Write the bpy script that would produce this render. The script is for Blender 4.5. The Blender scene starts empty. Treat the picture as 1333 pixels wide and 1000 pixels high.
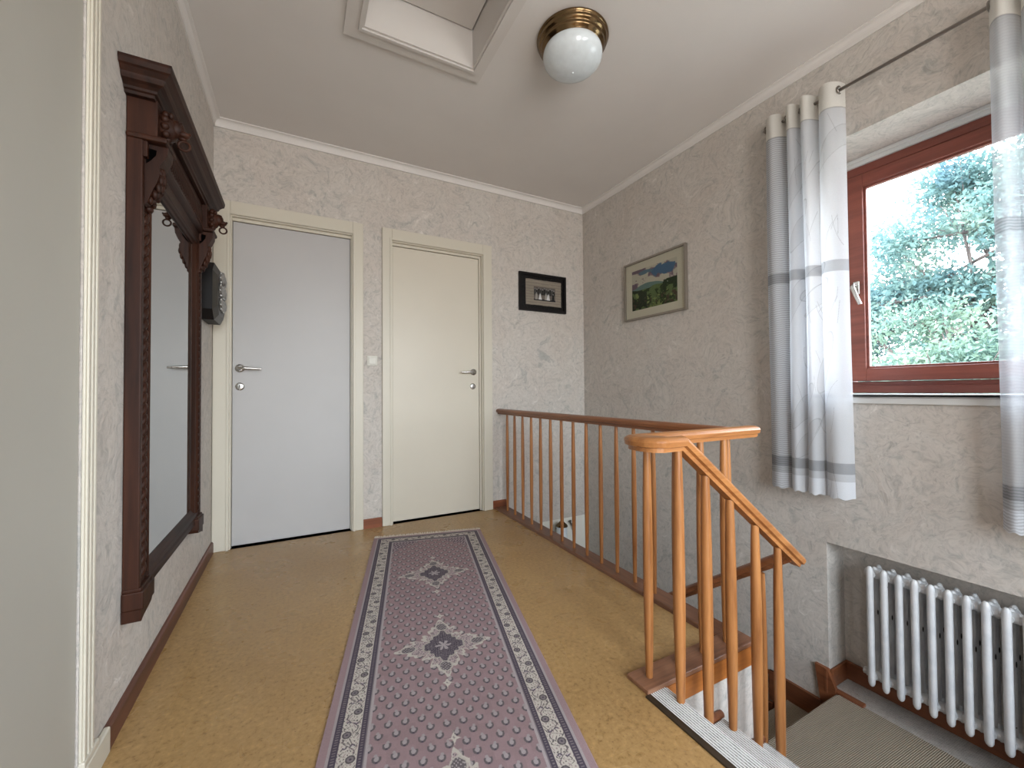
import bpy, math, random
import numpy as np
from mathutils import Vector, Matrix

PI = math.pi
SC = bpy.context.scene
COL = SC.collection

# ------------------------------------------------------------------ camera
CAM_YAW, CAM_PITCH, CAM_ROLL, CAM_F, CAM_H = 27.692, 0.9885, -0.386, 532.07, 0.9629
_y, _p, _r = map(math.radians, (CAM_YAW, CAM_PITCH, CAM_ROLL))
FW = Vector((math.sin(_y) * math.cos(_p), math.cos(_y) * math.cos(_p), math.sin(_p)))
RT0 = Vector((math.cos(_y), -math.sin(_y), 0))
UP0 = RT0.cross(FW)
RT = math.cos(_r) * RT0 + math.sin(_r) * UP0
UP = -math.sin(_r) * RT0 + math.cos(_r) * UP0
cam_data = bpy.data.cameras.new('camera')
cam_data.sensor_width = 36.0
cam_data.lens = CAM_F / 1333.0 * 36.0
cam_data.clip_start = 0.02
cam = bpy.data.objects.new('camera', cam_data)
COL.objects.link(cam)
M = Matrix((RT, UP, -FW)).transposed().to_4x4()
M.translation = Vector((0, 0, CAM_H))
cam.matrix_world = M
SC.camera = cam

# ------------------------------------------------------------------ world, light, exposure
SKY_STRENGTH = 7.0
world = bpy.data.worlds.new('sky')
SC.world = world
world.use_nodes = True
wn = world.node_tree.nodes
wn.clear()
w_out = wn.new('ShaderNodeOutputWorld')
w_bg = wn.new('ShaderNodeBackground')
w_tc = wn.new('ShaderNodeTexCoord')
w_sep = wn.new('ShaderNodeSeparateXYZ')
w_ramp = wn.new('ShaderNodeValToRGB')
w_ramp.color_ramp.elements[0].position = 0.0
w_ramp.color_ramp.elements[0].color = (0.56, 0.53, 0.52, 1)
w_ramp.color_ramp.elements[1].position = 0.06
w_ramp.color_ramp.elements[1].color = (0.90, 0.945, 1.0, 1)
e = w_ramp.color_ramp.elements.new(1.0)
e.color = (0.72, 0.82, 1.0, 1)
wl = world.node_tree.links
wl.new(w_tc.outputs['Generated'], w_sep.inputs[0])
wl.new(w_sep.outputs['Z'], w_ramp.inputs[0])
wl.new(w_ramp.outputs[0], w_bg.inputs['Color'])
w_bg.inputs['Strength'].default_value = SKY_STRENGTH
wl.new(w_bg.outputs[0], w_out.inputs[0])

SC.view_settings.view_transform = 'Standard'
SC.view_settings.look = 'None'
SC.view_settings.exposure = 1.45
SC.view_settings.gamma = 1.0
SC.view_settings.use_curve_mapping = False
SC.cycles.max_bounces = 12
SC.cycles.diffuse_bounces = 6
SC.cycles.glossy_bounces = 4
SC.cycles.transmission_bounces = 8
SC.cycles.transparent_max_bounces = 16
SC.cycles.sample_clamp_indirect = 6.0
SC.cycles.use_denoising = True


def portal(name, loc, direction, sx, sy):
    l = bpy.data.lights.new(name, 'AREA')
    l.shape = 'RECTANGLE'
    l.size, l.size_y = sx, sy
    l.cycles.is_portal = True
    o = bpy.data.objects.new(name, l)
    o.location = loc
    o.rotation_euler = Vector(direction).to_track_quat('-Z', 'Z').to_euler()
    COL.objects.link(o)


portal('window_portal', (2.80, 0.68, 1.55), (-1, 0, 0), 1.05, 1.30)
portal('added_window_portal', (0.25, -1.93, 1.335), (0, 1, 0), 1.30, 2.27)  # portal of the first added, unseen rear window
portal('added_window_portal', (1.65, -1.93, 1.50), (0, 1, 0), 1.20, 1.60)  # portal of the second added rear window

# ------------------------------------------------------------------ room numbers (metres)
D = 3.05          # back wall
L = -0.4593       # left wall
R = 2.3582        # right wall
H = 2.655         # ceiling
YR = -1.75        # rear wall
YS = -0.25        # side wall of the stairwell
XE = 0.985        # edge of the landing floor
WX0, WX1 = 1.43, 1.54   # rail board along the well
LOW = -2.85
NOSE = [1.055, 1.311, 1.548]
RISE = 0.177
LZ = -3 * RISE    # quarter landing level  (-0.531)

# ------------------------------------------------------------------ node helpers
def new_mat(name):
    m = bpy.data.materials.new(name)
    m.use_nodes = True
    nt = m.node_tree
    nt.nodes.clear()
    out = nt.nodes.new('ShaderNodeOutputMaterial')
    b = nt.nodes.new('ShaderNodeBsdfPrincipled')
    nt.links.new(b.outputs[0], out.inputs[0])
    return m, nt, b, out


def lin(c):
    """sRGB 0-255 triple -> linear"""
    r = []
    for v in c:
        v = v / 255.0
        r.append(v / 12.92 if v <= 0.04045 else ((v + 0.055) / 1.055) ** 2.4)
    return (*r, 1)


def pos_vec(nt, scale=(1, 1, 1), rot=(0, 0, 0), kind='pos'):
    if kind == 'pos':
        g = nt.nodes.new('ShaderNodeNewGeometry')
        src = g.outputs['Position']
    else:
        g = nt.nodes.new('ShaderNodeTexCoord')
        src = g.outputs['Object']
    mp = nt.nodes.new('ShaderNodeMapping')
    mp.inputs['Scale'].default_value = scale
    mp.inputs['Rotation'].default_value = rot
    nt.links.new(src, mp.inputs['Vector'])
    return mp.outputs[0]


def noise(nt, vec, scale, detail=4, rough=0.55, dist=0.0):
    n = nt.nodes.new('ShaderNodeTexNoise')
    n.inputs['Scale'].default_value = scale
    n.inputs['Detail'].default_value = detail
    n.inputs['Roughness'].default_value = rough
    n.inputs['Distortion'].default_value = dist
    nt.links.new(vec, n.inputs['Vector'])
    return n.outputs['Fac']


def ramp(nt, fac, stops):
    r = nt.nodes.new('ShaderNodeValToRGB')
    cr = r.color_ramp
    cr.elements[0].position, cr.elements[0].color = stops[0][0], stops[0][1]
    cr.elements[1].position, cr.elements[1].color = stops[-1][0], stops[-1][1]
    for p_, c_ in stops[1:-1]:
        el = cr.elements.new(p_)
        el.color = c_
    nt.links.new(fac, r.inputs[0])
    return r.outputs[0]


def mixc(nt, fac, a, b, mode='MIX'):
    m = nt.nodes.new('ShaderNodeMix')
    m.data_type = 'RGBA'
    m.blend_type = mode
    for sock, v in ((m.inputs[0], fac), (m.inputs[6], a), (m.inputs[7], b)):
        if isinstance(v, (int, float)):
            sock.default_value = v
        elif isinstance(v, tuple):
            sock.default_value = v
        else:
            nt.links.new(v, sock)
    return m.outputs[2]


def math_(nt, op, a, b=0.0, c=0.0):
    m = nt.nodes.new('ShaderNodeMath')
    m.operation = op
    for i, v in enumerate((a, b, c)):
        if isinstance(v, (int, float)):
            m.inputs[i].default_value = v
        else:
            nt.links.new(v, m.inputs[i])
    return m.outputs[0]


def bump(nt, b, height, strength=0.3, dist=0.01):
    bp = nt.nodes.new('ShaderNodeBump')
    bp.inputs['Strength'].default_value = strength
    bp.inputs['Distance'].default_value = dist
    nt.links.new(height, bp.inputs['Height'])
    nt.links.new(bp.outputs[0], b.inputs['Normal'])


def paint(name, rgb, rough=0.5, var=0.04, bs=0.05, spec=0.4):
    m, nt, b, _ = new_mat(name)
    c = lin(rgb)
    v = pos_vec(nt)
    n = noise(nt, v, 3.0, 3)
    dark = tuple(x * (1 - var * 2) for x in c[:3]) + (1,)
    col = ramp(nt, n, [(0.3, dark), (0.7, c)])
    nt.links.new(col, b.inputs['Base Color'])
    b.inputs['Roughness'].default_value = rough
    b.inputs['Specular IOR Level'].default_value = spec
    if bs:
        bump(nt, b, noise(nt, v, 120, 2), bs, 0.002)
    return m


def plaster(name, base, pale, cool, warm):
    m, nt, b, _ = new_mat(name)
    v = pos_vec(nt)
    dn = nt.nodes.new('ShaderNodeTexNoise')
    dn.inputs['Scale'].default_value = 4.0
    dn.inputs['Detail'].default_value = 3
    nt.links.new(v, dn.inputs['Vector'])
    add = nt.nodes.new('ShaderNodeVectorMath')
    add.operation = 'MULTIPLY_ADD'
    nt.links.new(dn.outputs['Color'], add.inputs[0])
    add.inputs[1].default_value = (0.30, 0.30, 0.30)
    nt.links.new(v, add.inputs[2])
    vv = add.outputs[0]
    big = noise(nt, vv, 2.6, 5, 0.6, 0.6)
    mid = noise(nt, vv, 9.0, 6, 0.65, 1.6)
    fine = noise(nt, vv, 42.0, 4, 0.7, 1.0)
    c1 = ramp(nt, mid, [(0.32, lin(cool)), (0.47, lin(base)), (0.60, lin(base)), (0.72, lin(pale))])
    c2 = mixc(nt, ramp(nt, big, [(0.42, (0, 0, 0, 1)), (0.62, (1, 1, 1, 1))]), c1, lin(warm))
    c3 = mixc(nt, 0.5, c1, c2)
    streak = ramp(nt, fine, [(0.30, (0.76, 0.77, 0.77, 1)), (0.5, (1, 1, 1, 1)), (0.72, (1.10, 1.10, 1.10, 1))])
    c4 = mixc(nt, 1.0, c3, streak, 'MULTIPLY')
    nt.links.new(c4, b.inputs['Base Color'])
    b.inputs['Roughness'].default_value = 0.62
    b.inputs['Specular IOR Level'].default_value = 0.3
    hsum = math_(nt, 'MULTIPLY_ADD', fine, 0.5, mid)
    bump(nt, b, hsum, 0.6, 0.006)
    return m


def wood(name, dark, light, axis=2, scale=22.0, rough=0.4, kind='pos', spec=0.5):
    m, nt, b, _ = new_mat(name)
    s = [1, 1, 1]
    s[axis] = 0.07
    v = pos_vec(nt, tuple(s), kind=kind)
    n1 = noise(nt, v, scale, 5, 0.6, 0.6)
    n2 = noise(nt, v, scale * 5, 3, 0.7)
    f = math_(nt, 'MULTIPLY_ADD', n2, 0.35, n1)
    col = ramp(nt, f, [(0.45, lin(dark)), (0.62, lin(tuple((a + b_) / 2 for a, b_ in zip(dark, light)))), (0.85, lin(light))])
    nt.links.new(col, b.inputs['Base Color'])
    b.inputs['Roughness'].default_value = rough
    b.inputs['Specular IOR Level'].default_value = spec
    bump(nt, b, f, 0.12, 0.002)
    return m


def plain(name, rgb, rough=0.5, metal=0.0, spec=0.5):
    m, nt, b, _ = new_mat(name)
    v = pos_vec(nt)
    n = noise(nt, v, 30, 3)
    c = lin(rgb)
    col = ramp(nt, n, [(0.3, tuple(x * 0.9 for x in c[:3]) + (1,)), (0.7, c)])
    nt.links.new(col, b.inputs['Base Color'])
    b.inputs['Roughness'].default_value = rough
    b.inputs['Metallic'].default_value = metal
    b.inputs['Specular IOR Level'].default_value = spec
    return m


MT = {}
MT['plaster'] = plaster('plaster_wallpaper', (194, 188, 181), (216, 211, 205), (168, 166, 161), (190, 180, 171))
MT['ceiling'] = paint('ceiling_paint', (215, 211, 207), 0.75, 0.02, 0.08)
MT['cream'] = paint('cream_gloss_paint', (202, 196, 181), 0.38, 0.02, 0.03)
MT['door_grey'] = paint('grey_white_door_paint', (178, 176, 175), 0.42, 0.02, 0.04)
MT['door_cream'] = paint('cream_door_paint', (204, 197, 182), 0.36, 0.015, 0.03)
MT['door_near'] = paint('grey_green_door_paint', (172, 169, 160), 0.5, 0.02, 0.05)
MT['white_plaster'] = paint('white_lower_wall_paint', (226, 224, 214), 0.6, 0.03, 0.2)
MT['hatch'] = paint('hatch_paint', (206, 201, 196), 0.5, 0.02, 0.04)
MT['base_wood'] = wood('baseboard_red_brown_wood', (70, 40, 30), (100, 60, 44), 1, 14, 0.45)
MT['rail_v'] = wood('baluster_orange_beech', (128, 78, 40), (176, 120, 70), 2, 30, 0.34)
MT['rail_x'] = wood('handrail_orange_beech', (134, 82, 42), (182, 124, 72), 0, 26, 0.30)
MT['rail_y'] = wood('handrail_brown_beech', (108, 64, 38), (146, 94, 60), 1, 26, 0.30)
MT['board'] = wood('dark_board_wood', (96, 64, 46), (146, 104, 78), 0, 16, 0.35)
MT['board_y'] = wood('dark_board_wood_long', (88, 56, 40), (130, 90, 66), 1, 16, 0.35)
MT['fascia'] = wood('fascia_orange_wood', (120, 66, 24), (170, 104, 48), 0, 14, 0.4)
MT['stringer'] = wood('stair_skirting_wood', (88, 48, 28), (130, 78, 48), 1, 14, 0.45)
MT['mirror_wood'] = wood('carved_walnut', (29, 13, 7), (62, 33, 20), 2, 18, 0.5, spec=0.22)
MT['mirror_wood_y'] = wood('carved_walnut_long', (25, 12, 7), (54, 29, 18), 1, 18, 0.5, spec=0.22)
MT['win_wood'] = wood('red_brown_window_wood', (98, 48, 40), (138, 76, 62), 1, 12, 0.35)
MT['chrome'] = plain('brushed_chrome', (196, 194, 190), 0.25, 1.0)
MT['dark'] = plain('dark_slot', (22, 20, 18), 0.7)
MT['gap'] = plain('brown_gap_shade', (74, 56, 38), 0.8)  # brown standing in for the shade seen in the door gaps
MT['stub'] = wood('baseboard_orange_brown', (96, 48, 24), (134, 74, 42), 0, 14, 0.45)
MT['void'] = plain('painted_hole_shadow', (6, 5, 5), 1.0, 0.0, 0.0)  # black colour painting the shadow inside the bracket eyes
MT['black_frame'] = plain('black_lacquer', (18, 15, 15), 0.5, 0.0, 0.25)
MT['tarnish'] = plain('tarnished_silver_plate', (84, 82, 78), 0.4, 0.7)
MT['silver_frame'] = plain('silver_frame', (150, 142, 132), 0.35, 0.6)
MT['steel'] = plain('rod_steel', (140, 134, 128), 0.28, 1.0)
MT['brass'] = plain('antique_brass', (122, 100, 72), 0.16, 1.0)
MT['silver'] = plain('silver_ornament', (176, 176, 174), 0.3, 0.9)
MT['opal'] = plain('opal_glass', (214, 222, 226), 0.12, 0.0, 0.6)
MT['switch'] = plain('switch_plastic', (206, 203, 192), 0.4)
MT['strip'] = plain('dark_metal_strip', (64, 54, 42), 0.4, 0.5)
MT['fringe'] = plain('cream_fringe', (222, 210, 196), 0.9)
MT['roof_lath'] = paint('white_lath_paint', (205, 205, 203), 0.5, 0.02, 0.04)
MT['exterior'] = paint('exterior_bounce_ground', (150, 150, 140), 0.95, 0.1, 0.2)  # pale tone chosen to bounce daylight up to the window head


def mirror_mat():
    m, nt, b, _ = new_mat('mirror_glass')
    b.inputs['Base Color'].default_value = (0.56, 0.58, 0.57, 1)
    b.inputs['Metallic'].default_value = 1.0
    v = pos_vec(nt)
    r = ramp(nt, noise(nt, v, 2, 2), [(0.3, (0.015, 0.015, 0.015, 1)), (0.7, (0.03, 0.03, 0.03, 1))])
    nt.links.new(r, b.inputs['Roughness'])
    return m


MT['mirror'] = mirror_mat()


def glass_mat(name, tint=(0.97, 0.985, 0.98, 1), gl=0.07):
    m, nt, b, out = new_mat(name)
    nt.nodes.remove(b)
    tr = nt.nodes.new('ShaderNodeBsdfTransparent')
    tr.inputs[0].default_value = tint
    g = nt.nodes.new('ShaderNodeBsdfGlossy')
    g.inputs['Roughness'].default_value = 0.02
    lw = nt.nodes.new('ShaderNodeLayerWeight')
    lw.inputs['Blend'].default_value = 0.15
    f = math_(nt, 'MULTIPLY', lw.outputs['Fresnel'], gl * 6)
    mx = nt.nodes.new('ShaderNodeMixShader')
    nt.links.new(f, mx.inputs[0])
    nt.links.new(tr.outputs[0], mx.inputs[1])
    nt.links.new(g.outputs[0], mx.inputs[2])
    nt.links.new(mx.outputs[0], out.inputs[0])
    return m


MT['glass'] = glass_mat('window_glass')


def floor_mat():
    m, nt, b, _ = new_mat('cork_linoleum_floor')
    v = pos_vec(nt)
    for l_ in list(nt.nodes):
        if l_.type == 'MAPPING': l_.inputs['Location'].default_value = (0, 0, 0.437)
    big = noise(nt, v, 1.6, 3)
    gran = noise(nt, v, 62, 3, 0.65)
    base = ramp(nt, big, [(0.3, lin((154, 122, 78))), (0.7, lin((168, 136, 90)))])
    g = ramp(nt, gran, [(0.30, (0.66, 0.62, 0.54, 1)), (0.42, (0.92, 0.90, 0.86, 1)), (0.6, (1.05, 1.05, 1.05, 1)), (0.75, (1.30, 1.28, 1.20, 1))])
    c = mixc(nt, 1.0, base, g, 'MULTIPLY')
    spk = ramp(nt, noise(nt, v, 130, 2, 0.5), [(0.68, (0, 0, 0, 1)), (0.74, (1, 1, 1, 1))])
    c = mixc(nt, math_(nt, 'MULTIPLY', spk, 0.55), c, lin((96, 66, 36)))
    # tile joints every 0.30 m
    sp = nt.nodes.new('ShaderNodeSeparateXYZ')
    nt.links.new(v, sp.inputs[0])
    jn = None
    for ax, off in ((0, 0.865), (1, 0.845)):
        f = math_(nt, 'FRACT', math_(nt, 'DIVIDE', math_(nt, 'SUBTRACT', sp.outputs[ax], off - 30.0), 0.30))
        d_ = math_(nt, 'MINIMUM', f, math_(nt, 'SUBTRACT', 1.0, f))
        k = math_(nt, 'LESS_THAN', d_, 0.0035)
        jn = k if jn is None else math_(nt, 'MAXIMUM', jn, k)
    jv = math_(nt, 'MULTIPLY', jn, math_(nt, 'MULTIPLY_ADD', noise(nt, v, 2.0, 2), 1.2, -0.25))
    c = mixc(nt, math_(nt, 'MULTIPLY', jv, 0.6), c, lin((104, 78, 46)))
    nt.links.new(c, b.inputs['Base Color'])
    r = ramp(nt, noise(nt, v, 5, 3), [(0.3, (0.24, 0.24, 0.24, 1)), (0.7, (0.36, 0.36, 0.36, 1))])
    nt.links.new(r, b.inputs['Roughness'])
    b.inputs['Specular IOR Level'].default_value = 0.5
    return m


MT['floor'] = floor_mat()


def carpet_mat(name, light, dark, pitch, axis=0, rot=0.0):
    """ribbed woven carpet: ridges run across `axis`, broken into stitches along the other"""
    m, nt, b, _ = new_mat(name)
    v = pos_vec(nt, rot=(0, 0, rot))
    sp = nt.nodes.new('ShaderNodeSeparateXYZ')
    nt.links.new(v, sp.inputs[0])
    a, o = sp.outputs[axis], sp.outputs[1 - axis]
    wob = math_(nt, 'MULTIPLY_ADD', noise(nt, v, 30, 2), 0.0022, a)
    rib = math_(nt, 'SINE', math_(nt, 'MULTIPLY', wob, 2 * PI / pitch))
    st = math_(nt, 'SINE', math_(nt, 'ADD', math_(nt, 'MULTIPLY', o, 2 * PI / (pitch * 1.5)),
                                 math_(nt, 'MULTIPLY', math_(nt, 'FLOOR', math_(nt, 'DIVIDE', wob, pitch)), 2.1)))
    h = math_(nt, 'MULTIPLY_ADD', st, 0.35, rib)
    h = math_(nt, 'MULTIPLY_ADD', noise(nt, v, 160, 3), 0.8, h)
    c = ramp(nt, math_(nt, 'MULTIPLY_ADD', h, 0.25, 0.35), [(0.14, lin(dark)), (0.38, lin(tuple((x * 2 + y) / 3 for x, y in zip(light, dark)))), (0.62, lin(light))])
    nt.links.new(c, b.inputs['Base Color'])
    b.inputs['Roughness'].default_value = 0.95
    b.inputs['Specular IOR Level'].default_value = 0.1
    bump(nt, b, h, 0.7, 0.003)
    return m


def ribbed_uv_mat(name, light, dark, ribs):
    m, nt, b, _ = new_mat(name)
    uv = nt.nodes.new('ShaderNodeTexCoord')
    sp = nt.nodes.new('ShaderNodeSeparateXYZ')
    nt.links.new(uv.outputs['UV'], sp.inputs[0])
    v = pos_vec(nt)
    u = math_(nt, 'MULTIPLY', sp.outputs[0], float(ribs))
    rib = math_(nt, 'COSINE', math_(nt, 'MULTIPLY', math_(nt, 'ADD', u, math_(nt, 'MULTIPLY', noise(nt, v, 40, 2), 0.25)), 2 * PI))
    st = math_(nt, 'SINE', math_(nt, 'ADD', math_(nt, 'MULTIPLY', sp.outputs[1], 2 * PI / 0.013), math_(nt, 'MULTIPLY', math_(nt, 'FLOOR', u), 2.6)))
    h = math_(nt, 'MULTIPLY_ADD', rib, -0.5, 0.5)
    h = math_(nt, 'MULTIPLY_ADD', st, 0.07, h)
    h = math_(nt, 'MULTIPLY_ADD', noise(nt, v, 220, 2), 0.14, h)
    c = ramp(nt, h, [(0.28, lin(dark)), (0.50, lin(tuple((x * 3 + y) / 4 for x, y in zip(light, dark)))), (0.8, lin(light))])
    nt.links.new(c, b.inputs['Base Color'])
    b.inputs['Roughness'].default_value = 0.95
    b.inputs['Specular IOR Level'].default_value = 0.1
    return m


MT['carpet_rib'] = ribbed_uv_mat('pale_ribbed_stair_carpet', (212, 211, 208), (58, 52, 48), 10)
MT['carpet'] = carpet_mat('beige_woven_landing_carpet', (172, 160, 142), (122, 110, 94), 0.0062, 1, 0.05)


def image_mat(name, arr, rough=0.8, spec=0.2, bump_s=0.0, shader=None):
    """arr: h x w x 4 float array painted in this script (row 0 = bottom)"""
    h, w = arr.shape[:2]
    im = bpy.data.images.new(name, w, h, alpha=True, float_buffer=False)
    im.pixels.foreach_set(np.clip(arr, 0, 1).astype(np.float32).ravel())
    im.update()
    im.pack()
    m, nt, b, out = new_mat(name)
    t = nt.nodes.new('ShaderNodeTexImage')
    t.image = im
    t.extension = 'EXTEND'
    uv = nt.nodes.new('ShaderNodeTexCoord')
    nt.links.new(uv.outputs['UV'], t.inputs[0])
    if shader:
        shader(nt, b, out, t)
        return m
    nt.links.new(t.outputs[0], b.inputs['Base Color'])
    b.inputs['Roughness'].default_value = rough
    b.inputs['Specular IOR Level'].default_value = spec
    if bump_s:
        bump(nt, b, noise(nt, pos_vec(nt), 420, 2), bump_s, 0.002)
    return m


# ------------------------------------------------------------------ mesh helpers
ORI = {}


class MB:
    """collects shapes in world metres, links them as ONE mesh object"""

    def __init__(s):
        s.v, s.f, s.sm, s.uv = [], [], [], {}

    def add(s, verts, faces, smooth=False, uvs=None):
        o = len(s.v)
        s.v += [tuple(map(float, q)) for q in verts]
        for i, f in enumerate(faces):
            if uvs is not None:
                s.uv[len(s.f)] = [uvs[k] for k in f]
            s.f.append(tuple(k + o for k in f))
            s.sm.append(smooth)
        return s

    def box(s, x0, y0, z0, x1, y1, z1, bev=0.0):
        if x0 > x1: x0, x1 = x1, x0
        if y0 > y1: y0, y1 = y1, y0
        if z0 > z1: z0, z1 = z1, z0
        if bev <= 0:
            return s.add([(x0, y0, z0), (x1, y0, z0), (x1, y1, z0), (x0, y1, z0), (x0, y0, z1), (x1, y0, z1), (x1, y1, z1), (x0, y1, z1)],
                         [(0, 3, 2, 1), (4, 5, 6, 7), (0, 1, 5, 4), (1, 2, 6, 5), (2, 3, 7, 6), (3, 0, 4, 7)])
        b = min(bev, (x1 - x0) * .49, (y1 - y0) * .49, (z1 - z0) * .49)
        import bmesh
        bm = bmesh.new()
        bmesh.ops.create_cube(bm, size=1)
        for q in bm.verts:
            q.co = Vector(((x0 + x1) / 2 + q.co.x * (x1 - x0), (y0 + y1) / 2 + q.co.y * (y1 - y0), (z0 + z1) / 2 + q.co.z * (z1 - z0)))
        bmesh.ops.bevel(bm, geom=bm.edges[:], offset=b, segments=2, affect='EDGES', profile=0.5)
        bm.verts.index_update()
        vs = [q.co[:] for q in bm.verts]
        fs = [tuple(q.index for q in f.verts) for f in bm.faces]
        bm.free()
        return s.add(vs, fs)

    def prism(s, poly, a0, a1, plane='xz', smooth=False):
        """extrude a closed 2-D polygon; plane 'xz' -> along y, 'yz' -> along x, 'xy' -> along z"""
        def P(p, a):
            return {'xz': (p[0], a, p[1]), 'yz': (a, p[0], p[1]), 'xy': (p[0], p[1], a)}[plane]
        n = len(poly)
        vs = [P(p, a0) for p in poly] + [P(p, a1) for p in poly]
        fs = [(i, (i + 1) % n, n + (i + 1) % n, n + i) for i in range(n)]
        s.add(vs, fs, smooth)
        s.add([P(p, a0) for p in poly], [tuple(range(n))[::-1]])
        s.add([P(p, a1) for p in poly], [tuple(range(n))])
        return s

    def tube(s, path, r, n=12, cap=True, smooth=True):
        path = [Vector(p) for p in path]
        rs = r if isinstance(r, (list, tuple)) else [r] * len(path)
        rings = []
        ref = None
        for i, p in enumerate(path):
            t = (path[min(i + 1, len(path) - 1)] - path[max(i - 1, 0)]).normalized()
            if ref is None:
                ref = Vector((0, 0, 1)) if abs(t.z) < 0.9 else Vector((1, 0, 0))
            a = t.cross(ref)
            if a.length < 1e-4:
                a = t.cross(Vector((0.3, 0.9, 0.1)))
            a.normalize()
            b = a.cross(t)
            ref = b
            rings.append([p + (a * math.cos(2 * PI * k / n) + b * math.sin(2 * PI * k / n)) * rs[i] for k in range(n)])
        vs = [q for rg in rings for q in rg]
        fs = []
        for i in range(len(path) - 1):
            for k in range(n):
                fs.append((i * n + k, i * n + (k + 1) % n, (i + 1) * n + (k + 1) % n, (i + 1) * n + k))
        s.add(vs, fs, smooth)
        if cap:
            s.add(rings[0], [tuple(range(n))])
            s.add(rings[-1], [tuple(range(n))[::-1]])
        return s

    def lathe(s, prof, c, axis='z', n=32, smooth=True):
        """prof: list (r, h)"""
        vs, fs = [], []
        for r, h in prof:
            for k in range(n):
                a = 2 * PI * k / n
                u, w = r * math.cos(a), r * math.sin(a)
                q = {'z': (u, w, h), 'x': (h, u, w), 'y': (u, h, w)}[axis]
                vs.append((c[0] + q[0], c[1] + q[1], c[2] + q[2]))
        for i in range(len(prof) - 1):
            for k in range(n):
                fs.append((i * n + k, i * n + (k + 1) % n, (i + 1) * n + (k + 1) % n, (i + 1) * n + k))
        return s.add(vs, fs, smooth)

    def ball(s, c, r, n=10, rot=None):
        """ellipsoid, r = (rx, ry, rz)"""
        vs, fs = [], []
        m = n // 2 + 1
        for i in range(m + 1):
            t = PI * i / m
            for k in range(n):
                a = 2 * PI * k / n
                q = Vector((r[0] * math.sin(t) * math.cos(a), r[1] * math.sin(t) * math.sin(a), r[2] * math.cos(t)))
                if rot is not None:
                    q = rot @ q
                vs.append((c[0] + q.x, c[1] + q.y, c[2] + q.z))
        for i in range(m):
            for k in range(n):
                fs.append((i * n + k, i * n + (k + 1) % n, (i + 1) * n + (k + 1) % n, (i + 1) * n + k))
        return s.add(vs, fs, True)

    def torus(s, c, R_, r, axis='x', n=20, m=8, a0=0, a1=2 * PI):
        vs, fs = [], []
        full = abs(a1 - a0 - 2 * PI) < 1e-6
        N = n if full else n + 1
        for i in range(N):
            a = a0 + (a1 - a0) * i / n
            for k in range(m):
                b = 2 * PI * k / m
                rr = R_ + r * math.cos(b)
                u, w, h = rr * math.cos(a), rr * math.sin(a), r * math.sin(b)
                q = {'x': (h, u, w), 'y': (u, h, w), 'z': (u, w, h)}[axis]
                vs.append((c[0] + q[0], c[1] + q[1], c[2] + q[2]))
        for i in range(n if full else n):
            j = (i + 1) % N
            if not full and i == n: break
            for k in range(m):
                fs.append((i * m + k, j * m + k, j * m + (k + 1) % m, i * m + (k + 1) % m))
        return s.add(vs, fs, True)

    def sweep(s, path, prof, closed_prof=True, smooth=False, caps=True):
        """profile (side, up) along a path with mitred corners; side = tangent x up"""
        P = [Vector(p) for p in path]
        n = len(prof)
        segs = [(P[i + 1] - P[i]).normalized() for i in range(len(P) - 1)]
        rings = []
        def frame(t):
            sd = t.cross(Vector((0, 0, 1))).normalized()
            return sd, sd.cross(t)
        for i, p in enumerate(P):
            tp = segs[max(i - 1, 0)]
            tn = segs[min(i, len(segs) - 1)]
            bis = (tp + tn).normalized()
            sd, up = frame(tp)
            sd2, up2 = frame(tn)
            rg = []
            for a, b in prof:
                q = sd * a + up * b
                q = q - tp * (q.dot(bis) / tp.dot(bis))
                q2 = sd2 * a + up2 * b
                q2 = q2 - tn * (q2.dot(bis) / tn.dot(bis))
                rg.append(p + (q + q2) / 2)
            rings.append(rg)
        vs = [q for rg in rings for q in rg]
        fs = []
        for i in range(len(P) - 1):
            for k in range(n if closed_prof else n - 1):
                fs.append((i * n + k, (i + 1) * n + k, (i + 1) * n + (k + 1) % n, i * n + (k + 1) % n))
        s.add(vs, fs, smooth)
        if caps and closed_prof:
            s.add(rings[0], [tuple(range(n))])
            s.add(rings[-1], [tuple(range(n))[::-1]])
        return s

    def wallgrid(s, plane, c, u0, u1, v0, v1, holes):
        """flat wall with rectangular holes; plane 'x' (u=y, v=z), 'y' (u=x, v=z), 'z' (u=x, v=y)"""
        us = sorted({u0, u1, *[a for h in holes for a in h[:2]]})
        vs_ = sorted({v0, v1, *[a for h in holes for a in h[2:]]})
        us = [u for u in us if u0 - 1e-9 <= u <= u1 + 1e-9]
        vs_ = [v for v in vs_ if v0 - 1e-9 <= v <= v1 + 1e-9]
        for i in range(len(us) - 1):
            for j in range(len(vs_) - 1):
                mu, mv = (us[i] + us[i + 1]) / 2, (vs_[j] + vs_[j + 1]) / 2
                if any(h[0] < mu < h[1] and h[2] < mv < h[3] for h in holes):
                    continue
                q = [(us[i], vs_[j]), (us[i + 1], vs_[j]), (us[i + 1], vs_[j + 1]), (us[i], vs_[j + 1])]
                s.add([{'x': (c, a, b), 'y': (a, c, b), 'z': (a, b, c)}[plane] for a, b in q], [(0, 1, 2, 3)])
        return s

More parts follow.
